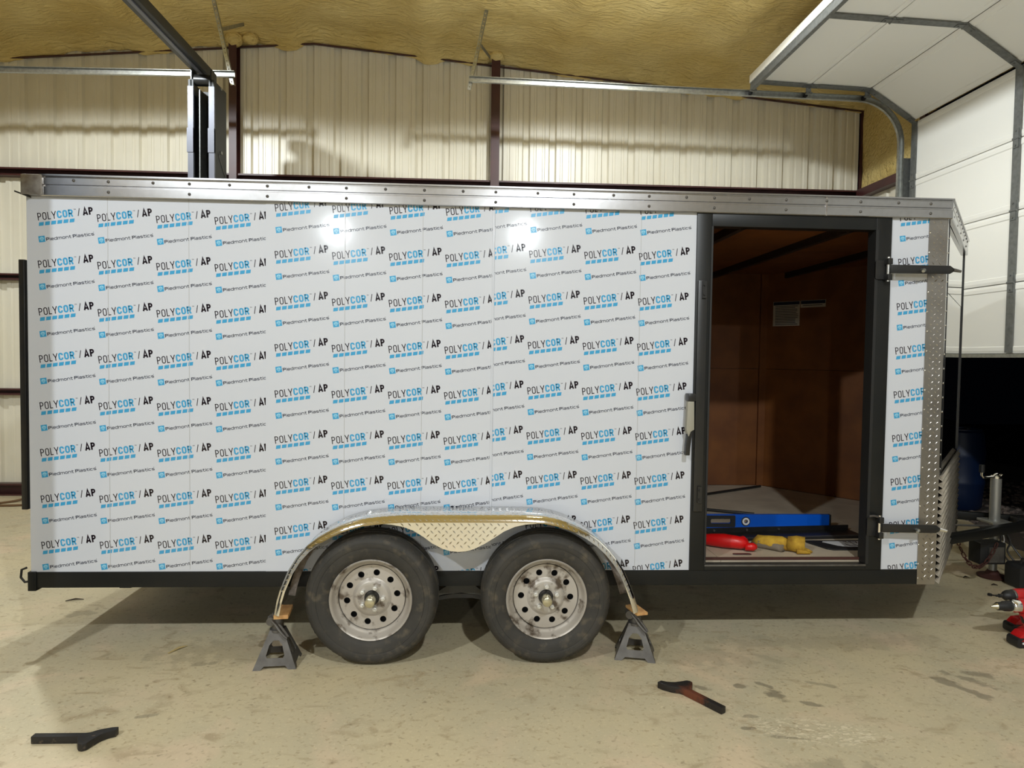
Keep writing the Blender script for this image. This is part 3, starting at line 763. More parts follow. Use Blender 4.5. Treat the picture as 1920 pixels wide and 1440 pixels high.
# warning decals on the angled far wall
dv = (Vector((NX, WD/2))-Vector((XC, WD))).normalized(); dn = Vector((-dv.y, dv.x)); dn = dn if dn.x < 0 else -dn
def vpt(u, z, h): q = Vector((XC, WD))+dv*u+dn*(.041+h); return (q.x, q.y, z)
def u_of(x): return (x-XC)/dv.x
def decal(u0, u1, z0, z1):
    o = MB().prism([(u0, z0), (u1, z0), (u1, z1), (u0, z1)], lambda u, z: vpt(u, z, 0), lambda u, z: vpt(u, z, .0008)).build('warning_decal', 'paper', T, smooth=False)
    mb = MB(); h = .03
    mb.add([vpt(u0+.003, z1-h, .001), vpt(u1-.003, z1-h, .001), vpt(u1-.003, z1-.003, .001), vpt(u0+.003, z1-.003, .001)], [(0, 1, 2, 3)])
    z = z1-h-.014
    while z > z0+.012:
        e = u1-.012-random.uniform(0, .03)
        mb.add([vpt(u0+.02, z, .001), vpt(e, z, .001), vpt(e, z+.005, .001), vpt(u0+.02, z+.005, .001)], [(0, 1, 2, 3)]); z -= .014
    mb.build('decal_print', 'ink_navy', o, smooth=False, fix=False)
decal(u_of(2.625), u_of(2.775), 1.875, 2.085); decal(u_of(2.778), u_of(2.912), 2.025, 2.085)

# black perimeter beam under the panels
MB().box(XA-.005, 2.47, -.004, .055, .345, .428).build('frame_beam', 'black_frame', T, bevel=.004)
MB().box(XA-.005, 2.47, WD-.055, WD+.004, .345, .428).build('frame_beam', 'black_frame', T, bevel=.004)
MB().box(XA-.012, XA+.03, -.01, WD+.01, .33, .43).build('rear_beam', 'black_frame', T, bevel=.004)
for cx in (-1.9, -1.3, -.9, .8, 1.2, 1.7, 2.2):
    MB().box(cx, cx+.04, .06, WD-.06, .36, .43).build('crossmember', 'black_matte', T, smooth=False)
mb = MB(); mb.box(-1.86, -1.80, .05, .09, .325, .345); mb.cyl((-1.80, .05, .335), (-1.70, .07, .34), .008, n=8); mb.build('bracket', 'black_matte', T)

# doorway frame
DL, DRt, DT, DB = 1.176, 2.249, 2.36, .428
IL, IR, IT, IB = 1.258, 2.161, 2.285, .462
MB().box(DL, IL, -.012, .06, DB, DT).build('door_frame', 'black_frame', T, bevel=.004)
MB().box(IR, DRt, -.012, .06, DB, DT).build('door_frame', 'black_frame', T, bevel=.004)
MB().box(IL, IR, -.012, .06, IT, DT).build('door_frame', 'black_frame', T, bevel=.004)
MB().box(IL, IR, -.012, .055, DB, IB-.006).build('door_sill', 'black_frame', T, bevel=.003)
MB().box(IL, IR, -.016, -.002, IB-.012, IB-.002).build('sill_strip', 'grey_metal', T, bevel=.002)
MB().box(IL, IR, .045, .055, .4686, .482).build('sill_lip', 'rust_dark', T, smooth=False)
MB().box(IL-.004, IL+.006, -.016, -.010, IB, IT).build('door_seal', 'black_matte', T, smooth=False)
MB().box(IR-.004, IR+.012, -.016, .06, IB, IT).build('door_seal', 'black_matte', T, smooth=False)
# bar-lock keeper plates on the jamb
MB().box(1.186, 1.236, -.024, -.012, .752, 1.995).build('latch_bar', 'black_paint', T, bevel=.004)
for z in (1.90, .80):
    mb = MB(); mb.box(1.205, 1.228, -.034, -.024, z, z+.09); mb.cyl((1.216, -.034, z+.02), (1.216, -.042, z+.02), .006, n=8); mb.cyl((1.216, -.034, z+.07), (1.216, -.042, z+.07), .006, n=8); mb.build('keeper', 'black_paint', T)
hp = MB().box(1.130, 1.172, -.075, -.012, 1.352, 1.392).build('handle_mount', 'black_paint', T, bevel=.006)
mb = MB(); mb.xz([(1.130, 1.352), (1.164, 1.352), (1.168, 1.20), (1.150, 1.19), (1.138, 1.16), (1.124, 1.20)], -.07, -.03); lab(mb.build('handle_grip', 'grip_cream', T, bevel=.006), 'cream grip of the bar lock handle')
mb = MB(); mb.xz([(1.150, 1.20), (1.168, 1.205), (1.160, 1.19), (1.150, 1.10), (1.148, 1.062), (1.124, 1.062), (1.126, 1.12), (1.134, 1.19)], -.065, -.03); mb.build('handle_lever', 'black_paint', T, bevel=.005)

# strap hinges left hanging after the door came off
def hinge(z, dx, bolt_dx, tip):
    h = MB().xz(rrect(2.157, 2.215, z-.052, z+.050, .010), -.022, -.012).build('hinge_plate', 'black_paint', T)
    MB().box(2.204, 2.230, -.060, -.012, z-.060, z-.026).build('knuckle', 'black_paint', h, bevel=.004); MB().box(2.204, 2.230, -.060, -.012, z+.024, z+.058).build('knuckle', 'black_paint', h, bevel=.004)
    MB().cyl((2.213, -.043, z-.066), (2.213, -.043, z+.066), .008, n=10).build('hinge_pin', 'chrome', h)
    s0, s1 = -.050, -.072; L = dx
    pol = [(2.222, z-.023), (2.222, z+.023), (L-.026, z+.021), (L-.010, z+.010), (L, z), (L-.010, z-.014), (L-.026, z-.023)]
    mb = MB(); mb.prism(pol, lambda a, b: (a, s0+(a-2.222)/(L-2.222)*(s1-s0), b), lambda a, b: (a, s0-.010+(a-2.222)/(L-2.222)*(s1-s0), b))
    mb.build('hinge_strap', 'black_paint', h, bevel=.003)
    mb = MB(); mb.cyl((bolt_dx, -.062, z-.004), (bolt_dx, -.088, z-.008), .011, n=6); mb.cyl((bolt_dx, -.085, z-.008), (bolt_dx-.012, -.098, z-.014), .008, n=8); mb.build('bolt', 'galvanised', h)
    mb = MB(); mb.cyl((L-.006, -.078, z-.002), (L+.030, -.086, z-.010), .010, .007, n=10); lab(mb.build('strap_tip', tip, h), 'bright bent end of the strap')
    return h
hinge(2.072, 2.560, 2.385, 'grey_metal')
h2 = hinge(.672, 2.535, 2.405, 'chrome')
mb = MB(); mb.tube([(2.150, -.05, .735), (2.175, -.05, .737), (2.213, -.045, .728)], .006, 8); mb.build('pin_handle', 'grey_metal', h2)

# tread-plate corner strip, wrapping onto the nose
cs = MB().box(2.460, XC, -.0065, -.001, .344, 2.40).build('corner_plate', 'tread_dull', T, smooth=False)
mb = MB(); tread(mb, lambda u, v, h: (u, -.0065-h, v), 2.464, XC-.004, .35, 2.355); stuff(mb.build('tread_pattern', 'tread_dull', cs, smooth=False))
nd = Vector((NX-XC, WD/2)).normalized(); nn = Vector((nd.y, -nd.x))
def npt(u, z, h): return (XC+nd.x*u+nn.x*h, nd.y*u+nn.y*h, z)
def nslab(u0, u1, z0, z1, h0, h1): return MB().prism([(u0, z0), (u1, z0), (u1, z1), (u0, z1)], lambda u, z: npt(u, z, h0), lambda u, z: npt(u, z, h1))
NL = Vector((NX-XC, WD/2)).length
nslab(0, .075, .344, 2.40, 0, .005).build('corner_return', 'aluminium', T, smooth=False)
riv = MB().lathe([(.0001, -.004), (.003, -.0035), (.005, -.0015), (.0055, 0)], (0, 0, 0), 10, 'y').build('rivet', 'chrome'); riv.parent = T
riv.location = Vector((2.466, -.0065, .38))-T.location
z = .46
while z < 2.34: place(riv, (2.466+.003*sin(z*40), -.0065, z), T); z += .107
rn = MB().lathe([(.0001, .004), (.003, .0035), (.005, .0015), (.0055, 0)], (0, 0, 0), 8, 'y').build('rivet', 'chrome'); rn.parent = T
ra = atan2(nn.y, nn.x)-pi/2
rn.location = Vector(npt(.06, .42, .005))-T.location; rn.rotation_euler = (0, 0, ra)
z = .50
while z < 2.34: place(rn, npt(.06, z, .005), T, (0, 0, ra)); z += .08
# nose skins: glossy black, seam at z 1.97
nslab(0, NL, ZB, 1.972, -.006, 0).build('nose_panel', 'nose_gloss', T, smooth=False)
nslab(0, NL, 1.975, 2.40, -.006, .001).build('nose_panel', 'nose_gloss', T, smooth=False)
for u in (.10, NL-.012):
    nslab(u, u+.012, .95, 2.40, 0, .008).build('nose_moulding', 'black_paint', T, smooth=False)
vwall((XC, WD), (NX, WD/2), -.002, ZB, 2.40, .006).build('nose_panel', 'nose_gloss', T, smooth=False)
# ribbed stone guard
mb = MB(); rows = []; ns = 160
for i in range(ns+1):
    z = .346+(.955-.346)*i/ns; h = .014+.010*cos(i/ns*2*pi*16)
    rows.append((z, h))
vs = []
for z, h in rows: 
    for u in (0.005, NL*.5, NL+.0): vs.append(npt(u, z if u > .1 else z, h))
mb.add(vs, [(i*3+k, i*3+k+1, (i+1)*3+k+1, (i+1)*3+k) for i in range(ns) for k in range(2)])
sg = mb.build('stone_guard', 'guard_alu', T, angle=60, solid=.0015)
z = .44
# roof rail, swept round the body
def sweep_plan(path, prof, closed=True):
    n = len(path); vs = []; m = len(prof)
    for i, p in enumerate(path):
        p = Vector(p); a = Vector(path[i-1]); b = Vector(path[(i+1) % n])
        d1 = (p-a).normalized() if (closed or i > 0) else (b-p).normalized(); d2 = (b-p).normalized() if (closed or i < n-1) else d1
        n1 = Vector((d1.y, -d1.x)); n2 = Vector((d2.y, -d2.x)); mm = (n1+n2).normalized(); k = 1/max(.3, mm.dot(n1))
        for o, z in prof: q = p+mm*(o*k); vs.append((q.x, q.y, z))
    fs = []
    for i in range(n if closed else n-1):
        j = (i+1) % n
        fs += [(i*m+k, j*m+k, j*m+(k+1) % m, i*m+(k+1) % m) for k in range(m)]
    if not closed: fs += [tuple(range(m))[::-1], tuple(range((n-1)*m, n*m))]
    return MB().add(vs, fs)
RP = [(0, 2.353), (.018, 2.353), (.023, 2.357), (.023, 2.399), (.016, 2.402), (.016, 2.408), (.023, 2.411), (.023, 2.443), (.016, 2.446), (.016, 2.450), (.030, 2.452), (.030, 2.460), (0, 2.464)]
side = [(-2.195, -.004), (XC+.002, -.004), (NX, WD/2), (XC+.002, WD+.004), (XA, WD+.004)]
rail = sweep_plan(side, RP, False).build('roof_rail', 'aluminium', T, smooth=False)
cap = MB().box(-2.285, -2.180, -.036, .06, 2.355, 2.458).build('corner_cap', 'cast_alu', T, bevel=.006)
MB().xz([(-2.318, 2.368), (-2.255, 2.345), (-2.255, 2.352), (-2.318, 2.376)], -.03, .06).build('drip_lip', 'black_paint', T, smooth=False)
MB().box(1.868, 1.876, -.0285, -.010, 2.352, 2.452).build('rail_joint', 'cast_alu', T, smooth=False)
scr = MB().lathe([(.0001, -.006), (.0045, -.0052), (.0075, -.002), (.008, 0)], (0, 0, 0), 10, 'y').build('screw', 'grey_metal'); scr.parent = rail
scr.location = Vector((-2.03, -.027, 2.432))-root_loc(rail)
for i, sx in enumerate([-1.86, -1.64, -1.46, -1.26, -1.07, -.86, -.67, -.47, -.27, -.07, .1, .32, .51, .72, .91, 1.11, 1.26, 1.45, 1.65, 1.872, 2.06, 2.27, 2.45]):
    place(scr, (sx, -.027, 2.430), rail)
    if i % 2 == 0: place(scr, (sx, -.027, 2.378), rail)
for i in range(10):
    u = .08+.145*i
    for z in (2.430, 2.378):
        if z < 2.4 and i % 2: continue
        place(scr, npt(u, z, .023), rail, (0, 0, atan2(nn.y, nn.x)+pi/2))

# rear: ramp door edge and its black hardware
MB().box(XA-.012, XA, .02, WD-.02, .44, 2.36).build('rear_door', 'film', T, smooth=False)
MB().box(-2.322, XA-.013, .0, .045, .752, 2.035).build('rear_door_bar', 'black_paint', T, bevel=.004)
mb = MB(); mb.tube([(-2.30, .0, .45), (-2.325, .0, .44), (-2.33, 0, .40), (-2.31, .0, .375), (-2.285, 0, .38)], .006, 8); mb.build('safety_loop', 'cable', T)

# ------------------------------------------------------------------ wheels
def wheel(cx, yo, hole0, lug0, sgn=1):
    cz = .338
    f = lambda prof: [(r, yo+sgn*t) for r, t in prof]
    rim = MB()
    # flange, barrel lip and step down to the disc
    pr = [(.196, .03), (.2085, .012), (.2085, .0), (.205, -.004), (.199, -.001), (.193, .010), (.188, .030), (.180, .040), (.174, .044), (.1715, .048), (.171, .078), (.167, .078), (.1665, .058)]
    rim.lathe(f(pr), (cx, 0, cz), 64)
    # disc with ten hand holes and a raised centre
    holes = []
    for k in range(10):
        a = hole0+2*pi*k/10; hx, hz = .128*cos(a), .128*sin(a)
        holes.append([(cx+hx+.0165*cos(b), cz+hz+.0165*sin(b)) for b in [2*pi*q/14 for q in range(14)]][::-1])
    outer = [(cx+.1665*cos(2*pi*q/64), cz+.1665*sin(2*pi*q/64)) for q in range(64)]
    inner = [(cx+.098*cos(2*pi*q/48), cz+.098*sin(2*pi*q/48)) for q in range(48)][::-1]
    rim.xz(outer, yo+sgn*.052, yo+sgn*.058, holes+[inner])
    rim.lathe(f([(.099, .052), (.094, .049), (.086, .040), (.080, .037), (.068, .037), (.038, .040), (.036, .060)]), (cx, 0, cz), 48)
    rim.lathe(f([(.1665, .058), (.166, .150)]), (cx, 0, cz), 48)
    w = rim.build('wheel', 'rim_paint', T)
    mb = MB(); mb.lathe(f([(.0, .10), (.165, .10), (.166, .15), (.0, .15)]), (cx, 0, cz), 40); mb.build('brake_drum', 'rim_dark', w)
    prt = [(.197, .028), (.205, .010), (.214, -.004), (.236, -.014), (.262, -.018), (.268, -.0185), (.2695, -.0165), (.272, -.0185), (.288, -.016), (.292, -.0165), (.294, -.0145), (.297, -.015),
           (.312, -.008), (.3225, .004), (.327, .016), (.333, .030), (.336, .052), (.332, .054), (.332, .060), (.3365, .062), (.338, .092), (.334, .094), (.334, .102), (.338, .104), (.3365, .134), (.332, .136), (.332, .142), (.336, .144), (.333, .168), (.322, .194), (.30, .205), (.25, .21), (.2, .18)]
    t = MB().lathe(f(prt), (cx, 0, cz), 72).build('tire', 'rubber', w, angle=50)
    mb = MB()
    for k in range(60):
        a = 2*pi*k/60; da = .028
        P = []
        for aa in (a, a+da):
            for r, y in ((.311, -.0085), (.3245, .0055), (.3285, .018), (.322, .018), (.308, .002)): P.append((cx+r*cos(aa), yo+sgn*y, cz+r*sin(aa)))
        mb.add(P, [(0,1,6,5),(1,2,7,6),(2,3,8,7),(3,4,9,8),(4,0,5,9),(4,3,2,1,0),(5,6,7,8,9)])
    stuff(mb.build('shoulder_block', 'rubber', w))
    hb = MB(); hb.lathe(f([(.036, .06), (.035, .02), (.030, .012), (.0, .012)]), (cx, 0, cz), 28); hb.build('hub', 'black_paint', w)
    hc = MB(); hc.lathe(f([(.0255, .03), (.0255, -.036), (.0235, -.041), (.020, -.043), (.0, -.044)]), (cx, 0, cz), 28); lab(hc.build('hub_cap', 'gold_zinc', w), 'brassy zinc grease cap')
    for k in range(5):
        a = lug0+2*pi*k/5; lx, lz = cx+.057*cos(a), cz+.057*sin(a)
        mb = MB(); mb.cyl((lx, yo+sgn*.042, lz), (lx, yo+sgn*.018, lz), .0115, n=6); mb.cyl((lx, yo+sgn*.018, lz), (lx, yo+sgn*.010, lz), .0075, .005, n=8)
        mb.build('lug_nut', 'nut_steel', w)
    return w
WX = (-.509, .381)
wheel(WX[0], -.195, radians(80), radians(72))
wheel(WX[1], -.195, radians(70), radians(88))
wheel(WX[0], WD+.195, radians(80), radians(72), -1)
wheel(WX[1], WD+.195, radians(70), radians(88), -1)
for wx in WX:
    MB().cyl((wx, -.08, .338), (wx, WD+.08, .338), .032, n=16).build('axle', 'black_paint', T)
for yy in (.07, WD-.12):
    # equaliser hanger between the axles, leaf springs
    pol = [(-.118, .428), (.000, .428), (.000, .335), (.065, .285), (.072, .262), (.02, .276), (-.06, .284), (-.15, .276), (-.20, .262), (-.193, .285), (-.118, .335)]
    MB().xz(pol, yy, yy+.012).build('spring_hanger', 'under_steel', T, smooth=False)
    mb = MB(); mb.xz([(-.21, .255), (-.10, .275), (0, .275), (.09, .255), (.075, .235), (-.0, .25), (-.11, .25), (-.20, .235)], yy+.014, yy+.05); mb.build('equalizer', 'black_paint', T, smooth=False)
    for cx, s in ((-.205, -1), (.085, 1)):
        MB().cyl((cx, yy-.012, .252), (cx, yy+.065, .252), .014, n=10).build('shackle_bolt', 'black_frame', T)
    for wx in WX:
        for q in range(3):
            hl = .30-.08*q; pts = [(wx+hl*(i/5-1), yy+.03, .275-.007*q+.03*(abs(i/5-1)**2)-.03) for i in range(11)]
            mb = MB()
            for i in range(10): mb.bar(pts[i], pts[i+1], .045, .0065)
            mb.build('leaf_spring', 'black_paint', T, smooth=False)
    for hx in (-.84, .715):
        MB().box(hx-.04, hx+.04, yy, yy+.012, .25, .43).build('spring_hanger', 'black_frame', T, smooth=False)
# ------------------------------------------------------------------ tongue
for s in (0, 1):
    a = (2.35, .35 if s == 0 else WD-.35, .412); b = (4.12, WD/2+(-.05 if s == 0 else .05), .412)
    MB().bar(a, b, .05, .062).build('tongue_rail', 'black_frame', T, bevel=.004)
MB().box(3.98, 4.34, WD/2-.045, WD/2+.045, .35, .45).build('coupler', 'black_paint', T, bevel=.01)
jx, jy = 3.83, WD/2+.0
jk = MB().cyl((jx, jy, .425), (jx, jy, .735), .036, n=24).build('tongue_jack', 'jack_silver', T)
mb = MB(); mb.lathe([(.036, .735), (.037, .75), (.030, .757), (.0, .757)], (jx, jy, 0), 20, 'z'); mb.tube([(jx+.015, jy-.02, .757), (jx+.02, jy-.025, .772), (jx-.01, jy-.04, .778), (jx-.045, jy-.045, .768), (jx-.06, jy-.045, .752), (jx-.135, jy-.05, .748), (jx-.15, jy-.05, .765), (jx-.15, jy-.05, .80)], .0085, 8)
lab(mb.build('crank', 'chrome', jk), 'chrome crank handle')
MB().cyl((jx-.15, jy-.05, .785), (jx-.15, jy-.05, .84), .018, n=12).build('crank_knob', 'black_matte', jk)
MB().xz(rrect(jx-.075, jx+.085, .408, .426, .004), jy-.08, jy+.08).build('jack_flange', 'jack_silver', jk)
MB().cyl((jx, jy, .055), (jx, jy, .41), .028, n=20).build('drop_leg', 'jack_silver', jk)
MB().lathe([(.0, .004), (.095, .004), (.10, .016), (.05, .03), (.034, .055), (.0, .055)], (jx, jy, 0), 24, 'z').build('foot', 'rust_dark', jk)
bb = MB().box(3.60, 3.79, jy-.17, jy-.05, .145, .30).build('breakaway_box', 'black_matte', T, bevel=.008)
MB().box(3.665, 3.775, jy-.1725, jy-.170, .16, .27).build('box_label', 'grey_metal', bb, smooth=False)
def cable(parent, pts, r, m, name='cable', seg=6):
    P = [Vector(p) for p in pts]; out = []
    for i in range(len(P)-1):
        a, b, c_, d = P[max(i-1, 0)], P[i], P[i+1], P[min(i+2, len(P)-1)]
        for k in range(seg):
            t = k/seg; out.append(.5*((2*b)+(c_-a)*t+(2*a-5*b+4*c_-d)*t*t+(3*b-a-3*c_+d)*t**3))
    out.append(P[-1])
    return MB().tube(out, r, 7).build(name, m, parent)
# safety chain of links
ch_pts = []
for i in range(15):
    t = i/14; ch_pts.append(Vector((3.42+.30*t, .98, .31-.19*(1-(2*t-1)**2)+.03*t)))
link0 = MB().tube([(a, 0, b) for a, b in stad(.042, .022, .011, 4, -.021, -.011)][:-1], .0042, 6, closed=True)
for i in range(14):
    a, b = ch_pts[i], ch_pts[i+1]; d = (b-a).normalized(); ang = atan2(d.z, d.x)
    mb = MB()
    for p in link0.v:
        x, y, z = p
        if i % 2: y, z = z, y
        mb.v.append((a.x+x*cos(ang)-z*sin(ang), a.y+y, a.z+x*sin(ang)+z*cos(ang)))
    mb.f = list(link0.f); mb.build('chain_link', 'rust_dark', T)
for w in ([(3.82, 1.08, .40), (3.86, 1.05, .30), (3.85, 1.06, .22), (3.9, 1.0, .12), (3.92, .93, .02), (3.86, .88, .012)],
          [(3.84, 1.1, .38), (3.9, 1.08, .26), (3.95, 1.0, .15), (4.05, .95, .06), (4.1, .93, .02)],
          [(3.80, 1.06, .36), (3.78, 1.04, .25), (3.83, 1.02, .16), (3.88, .96, .05), (3.98, .9, .012)]):
    cable(T, w, .0065, 'cable', 'wiring')
cable(T, [(3.80, 1.10, .40), (3.82, 1.08, .36), (3.83, 1.07, .30), (3.80, 1.06, .27)], .004, 'white_plastic', 'wiring')
cable(T, [(3.4, 1.0, .43), (3.7, 1.0, .425), (4.0, 1.05, .43), (4.25, 1.1, .42)], .007, 'grey_metal', 'wiring')

# ================================================================== FENDER (loose, propped on the jack stands)
FE = thing('fender', (-.07, -.115, .27), 'bright tread-plate tandem fender arching over both trailer wheels', 'fender')
FP = [(-.974, .285), (-.962, .35), (-.945, .41), (-.907, .502), (-.868, .566), (-.819, .622), (-.765, .664), (-.702, .700), (-.655, .722), (-.60, .741), (-.545, .755), (-.47, .7645), (-.40, .770), (-.336, .7735), (-.2, .774), (-.071, .774), (.07, .774), (.196, .774), (.27, .773), (.357, .768), (.42, .756), (.475, .739), (.53, .716), (.585, .687), (.64, .649), (.69, .602), (.73, .553), (.765, .50), (.795, .435), (.822, .365), (.845, .285)]
def resample(P, step):
    out = [Vector(P[0])]; acc = 0
    for a, b in zip(P[:-1], P[1:]):
        a, b = Vector(a), Vector(b); L = (b-a).length; t = step-acc
        while t <= L: out.append(a+(b-a)*(t/L)); t += step
        acc = L-(t-step)
    return out
FR = resample(FP, .01)
FN = []
for i in range(len(FR)):
    d = (FR[min(i+2, len(FR)-1)]-FR[max(i-2, 0)]).normalized(); FN.append(Vector((-d.y, d.x)))
Y0, Y1 = -.236, -.004
mb = MB(); n = len(FR)
mb.v = [(p.x, y, p.y) for p in FR for y in (Y0, (Y0+Y1)/2, Y1)]
mb.f = [(i*3+k, i*3+k+1, (i+1)*3+k+1, (i+1)*3+k) for i in range(n-1) for k in range(2)]
ft = mb.build('arch_sheet', 'tread_lit', FE, solid=.003, angle=60)
def fpt(u, v, h):
    s = max(0, min(n-1.001, u/.01)); i = int(s); t = s-i
    p = FR[i]*(1-t)+FR[i+1]*t; q = FN[i]*(1-t)+FN[i+1]*t
    return (p.x+q.x*(h+.0016), v, p.y+q.y*(h+.0016))
mb = MB(); tread(mb, fpt, 0, (n-1)*.01, Y0, Y1, h=.0009); stuff(mb.build('tread_pattern', 'tread_lit', ft, smooth=False))
# rolled front lip
LW = .027
mb = MB(); lip = []
for i, p in enumerate(FR):
    q = p-FN[i]*LW; r = FN[i]
    lip.append([(p.x+r.x*.002, Y0+.002, p.y+r.y*.002), (p.x-r.x*.006, Y0-.009, p.y-r.y*.006), (q.x, Y0-.016, q.y), (q.x, Y0-.010, q.y)])
mb.v = [v for r in lip for v in r]
mb.f = [(i*4+k, i*4+(k+1) % 4, (i+1)*4+(k+1) % 4, (i+1)*4+k) for i in range(n-1) for k in range(4)]+[(0, 1, 2, 3), tuple((n-1)*4+k for k in range(4))[::-1]]
fl_ = mb.build('front_lip', 'tread_lit', FE, angle=60)
mb = MB()
for i in range(12, n-12, 3):
    p, q, r = FR[i], FN[i], FR[min(i+2, n-1)]
    a = p-q*.006; b = FR[i+2]-FN[i+2]*.021; dd = (b-a); pr_ = Vector((-dd.y, dd.x)).normalized()*.003
    mb.add([(a.x, Y0-.0085, a.y), ((a+b).x/2+pr_.x, Y0-.012, (a+b).y/2+pr_.y), (b.x, Y0-.015, b.y), ((a+b).x/2-pr_.x, Y0-.012, (a+b).y/2-pr_.y), ((a+b).x/2, Y0-.0155, (a+b).y/2)], [(0,1,4),(1,2,4),(2,3,4),(3,0,4)])
stuff(mb.build('lip_tread', 'tread_plate', fl_, smooth=False))
# centre skirt between the wheels
SK = [(-.46, .738), (-.401, .733), (-.345, .722), (-.295, .703), (-.245, .672), (-.202, .640), (-.15, .612), (-.11, .600), (-.069, .596), (-.028, .600), (.012, .612), (.064, .639), (.11, .668), (.157, .699), (.21, .722), (.263, .734), (.32, .738)]
top = [(.32, .750), (.2, .752), (-.07, .752), (-.33, .752), (-.46, .747)]
sk = MB().xz(SK+top, Y0-.001, Y0+.002).build('skirt', 'tread_plate', FE, smooth=False)
def in_sk(x, z):
    if z > .745: return False
    for (x0, z0), (x1, z1) in zip(SK[:-1], SK[1:]):
        if x0 <= x <= x1: return z > z0+(z1-z0)*(x-x0)/(x1-x0)+.002
    return False
mb = MB(); tread(mb, lambda u, v, h: (u, Y0-.001-h, v), -.45, .31, .597, .748, inside=in_sk); stuff(mb.build('tread_pattern', 'tread_plate', sk, smooth=False))
# mounting flange along the body side, both tails visible
mb = MB(); w_ = .04
for i in range(2, n-2, 1):
    if i+1 >= n-2: break
    a, b = FR[i]-FN[i]*.004, FR[i+1]-FN[i+1]*.004; c_, d_ = FR[i]-FN[i]*w_, FR[i+1]-FN[i+1]*w_
    k = len(mb.v); mb.v += [(a.x, Y1-.001, a.y), (b.x, Y1-.001, b.y), (d_.x, Y1-.001, d_.y), (c_.x, Y1-.001, c_.y)]; mb.f.append((k, k+1, k+2, k+3))
lab(mb.build('mounting_flange', 'flange_grime', FE, solid=.003, smooth=False, fix=False), 'grimy grey inner flange')

# wood blocks under the fender ends
def block(cx, cy, z, w, d, h, rz, tilt, label):
    Mx = Matrix.Rotation(rz, 3, 'Z') @ Matrix.Rotation(tilt, 3, 'Y')
    mb = MB().box(-w/2, w/2, -d/2, d/2, 0, h); o = mb.build('wood_block', 'wood_block', bevel=.002)
    o.location = (cx, cy, z); o.rotation_euler = (0, tilt, rz); return tag(o, label, 'wood block', 'wood pads on the jack stands')
block(-.952, -.155, .2585, .070, .15, .020, .1, 0, 'small wood block on the jack stand at the rear end of the fender')
block(.857, -.150, .2585, .062, .13, .014, .25, 0, 'thin pale wood pad on the jack stand at the front end of the fender')

# ------------------------------------------------------------------ jack stands
def jack_stand(cx, cy, rz, label):
    st = thing('jack_stand', (0, 0, 0), label, 'jack stand', 'jack stands propping the fender')
    Hh, B, D_, t0, t1 = .178, .105, .09, .034, .030
    tops = [(-t0, -t1), (t0, -t1), (t0, t1), (-t0, t1)]; bots = [(-B, -D_), (B, -D_), (B, D_), (-B, D_)]
    for k in range(4):
        a0, a1 = Vector((*bots[k], 0)), Vector((*bots[(k+1) % 4], 0)); b0, b1 = Vector((*tops[k], Hh)), Vector((*tops[(k+1) % 4], Hh))
        fn = lambda u, v: (a0*(1-u)+a1*u)*(1-v)+(b0*(1-u)+b1*u)*v
        nr = (a1-a0).cross(b0-a0).normalized()
        out = [(0, 0), (.17, 0), (.24, .10), (.76, .10), (.83, 0), (1, 0), (1, 1), (0, 1)]
        hole = [(.27, .30), (.22, .36), (.24, .62), (.38, .74), (.62, .74), (.76, .62), (.78, .36), (.73, .30)]
        MB().prism(out, lambda u, v: tuple(fn(u, v)), lambda u, v: tuple(fn(u, v)-nr*.004), [hole]).build('leg_plate', 'jack_steel', st, smooth=False)
    MB().lathe([(.0, Hh), (.040, Hh), (.040, Hh-.012), (.032, Hh-.012)], (0, 0, 0), 20, 'z').build('top_plate', 'jack_steel', st)
    MB().lathe([(.020, Hh-.05), (.028, Hh-.05), (.029, .252), (.027, .257), (.020, .257), (.019, Hh-.05)], (0, 0, 0), 24, 'z').build('collar', 'jack_steel', st)
    mb = MB(); mb.cyl((-.045, -.004, .222), (-.012, -.004, .226), .020, n=18); mb.cyl((-.03, -.03, .222), (-.03, .022, .222), .022, n=18); mb.build('ratchet_housing', 'jack_steel', st)
    mb = MB(); mb.tube([(-.022, -.036, .228), (-.005, -.042, .212), (.02, -.055, .182), (.045, -.066, .158), (.058, -.070, .150), (.062, -.064, .155), (.05, -.056, .17), (.03, -.046, .192), (.012, -.036, .212)], .0065, 8)
    mb.build('release_handle', 'jack_steel', st)
    st.location = (cx, cy, 0); st.rotation_euler = (0, 0, rz); return st
jack_stand(-.985, -.135, .08, 'steel jack stand under the rear end of the fender, left of both wheels')
jack_stand(.868, -.085, -.22, 'steel jack stand under the front end of the fender, below the trailer doorway side')

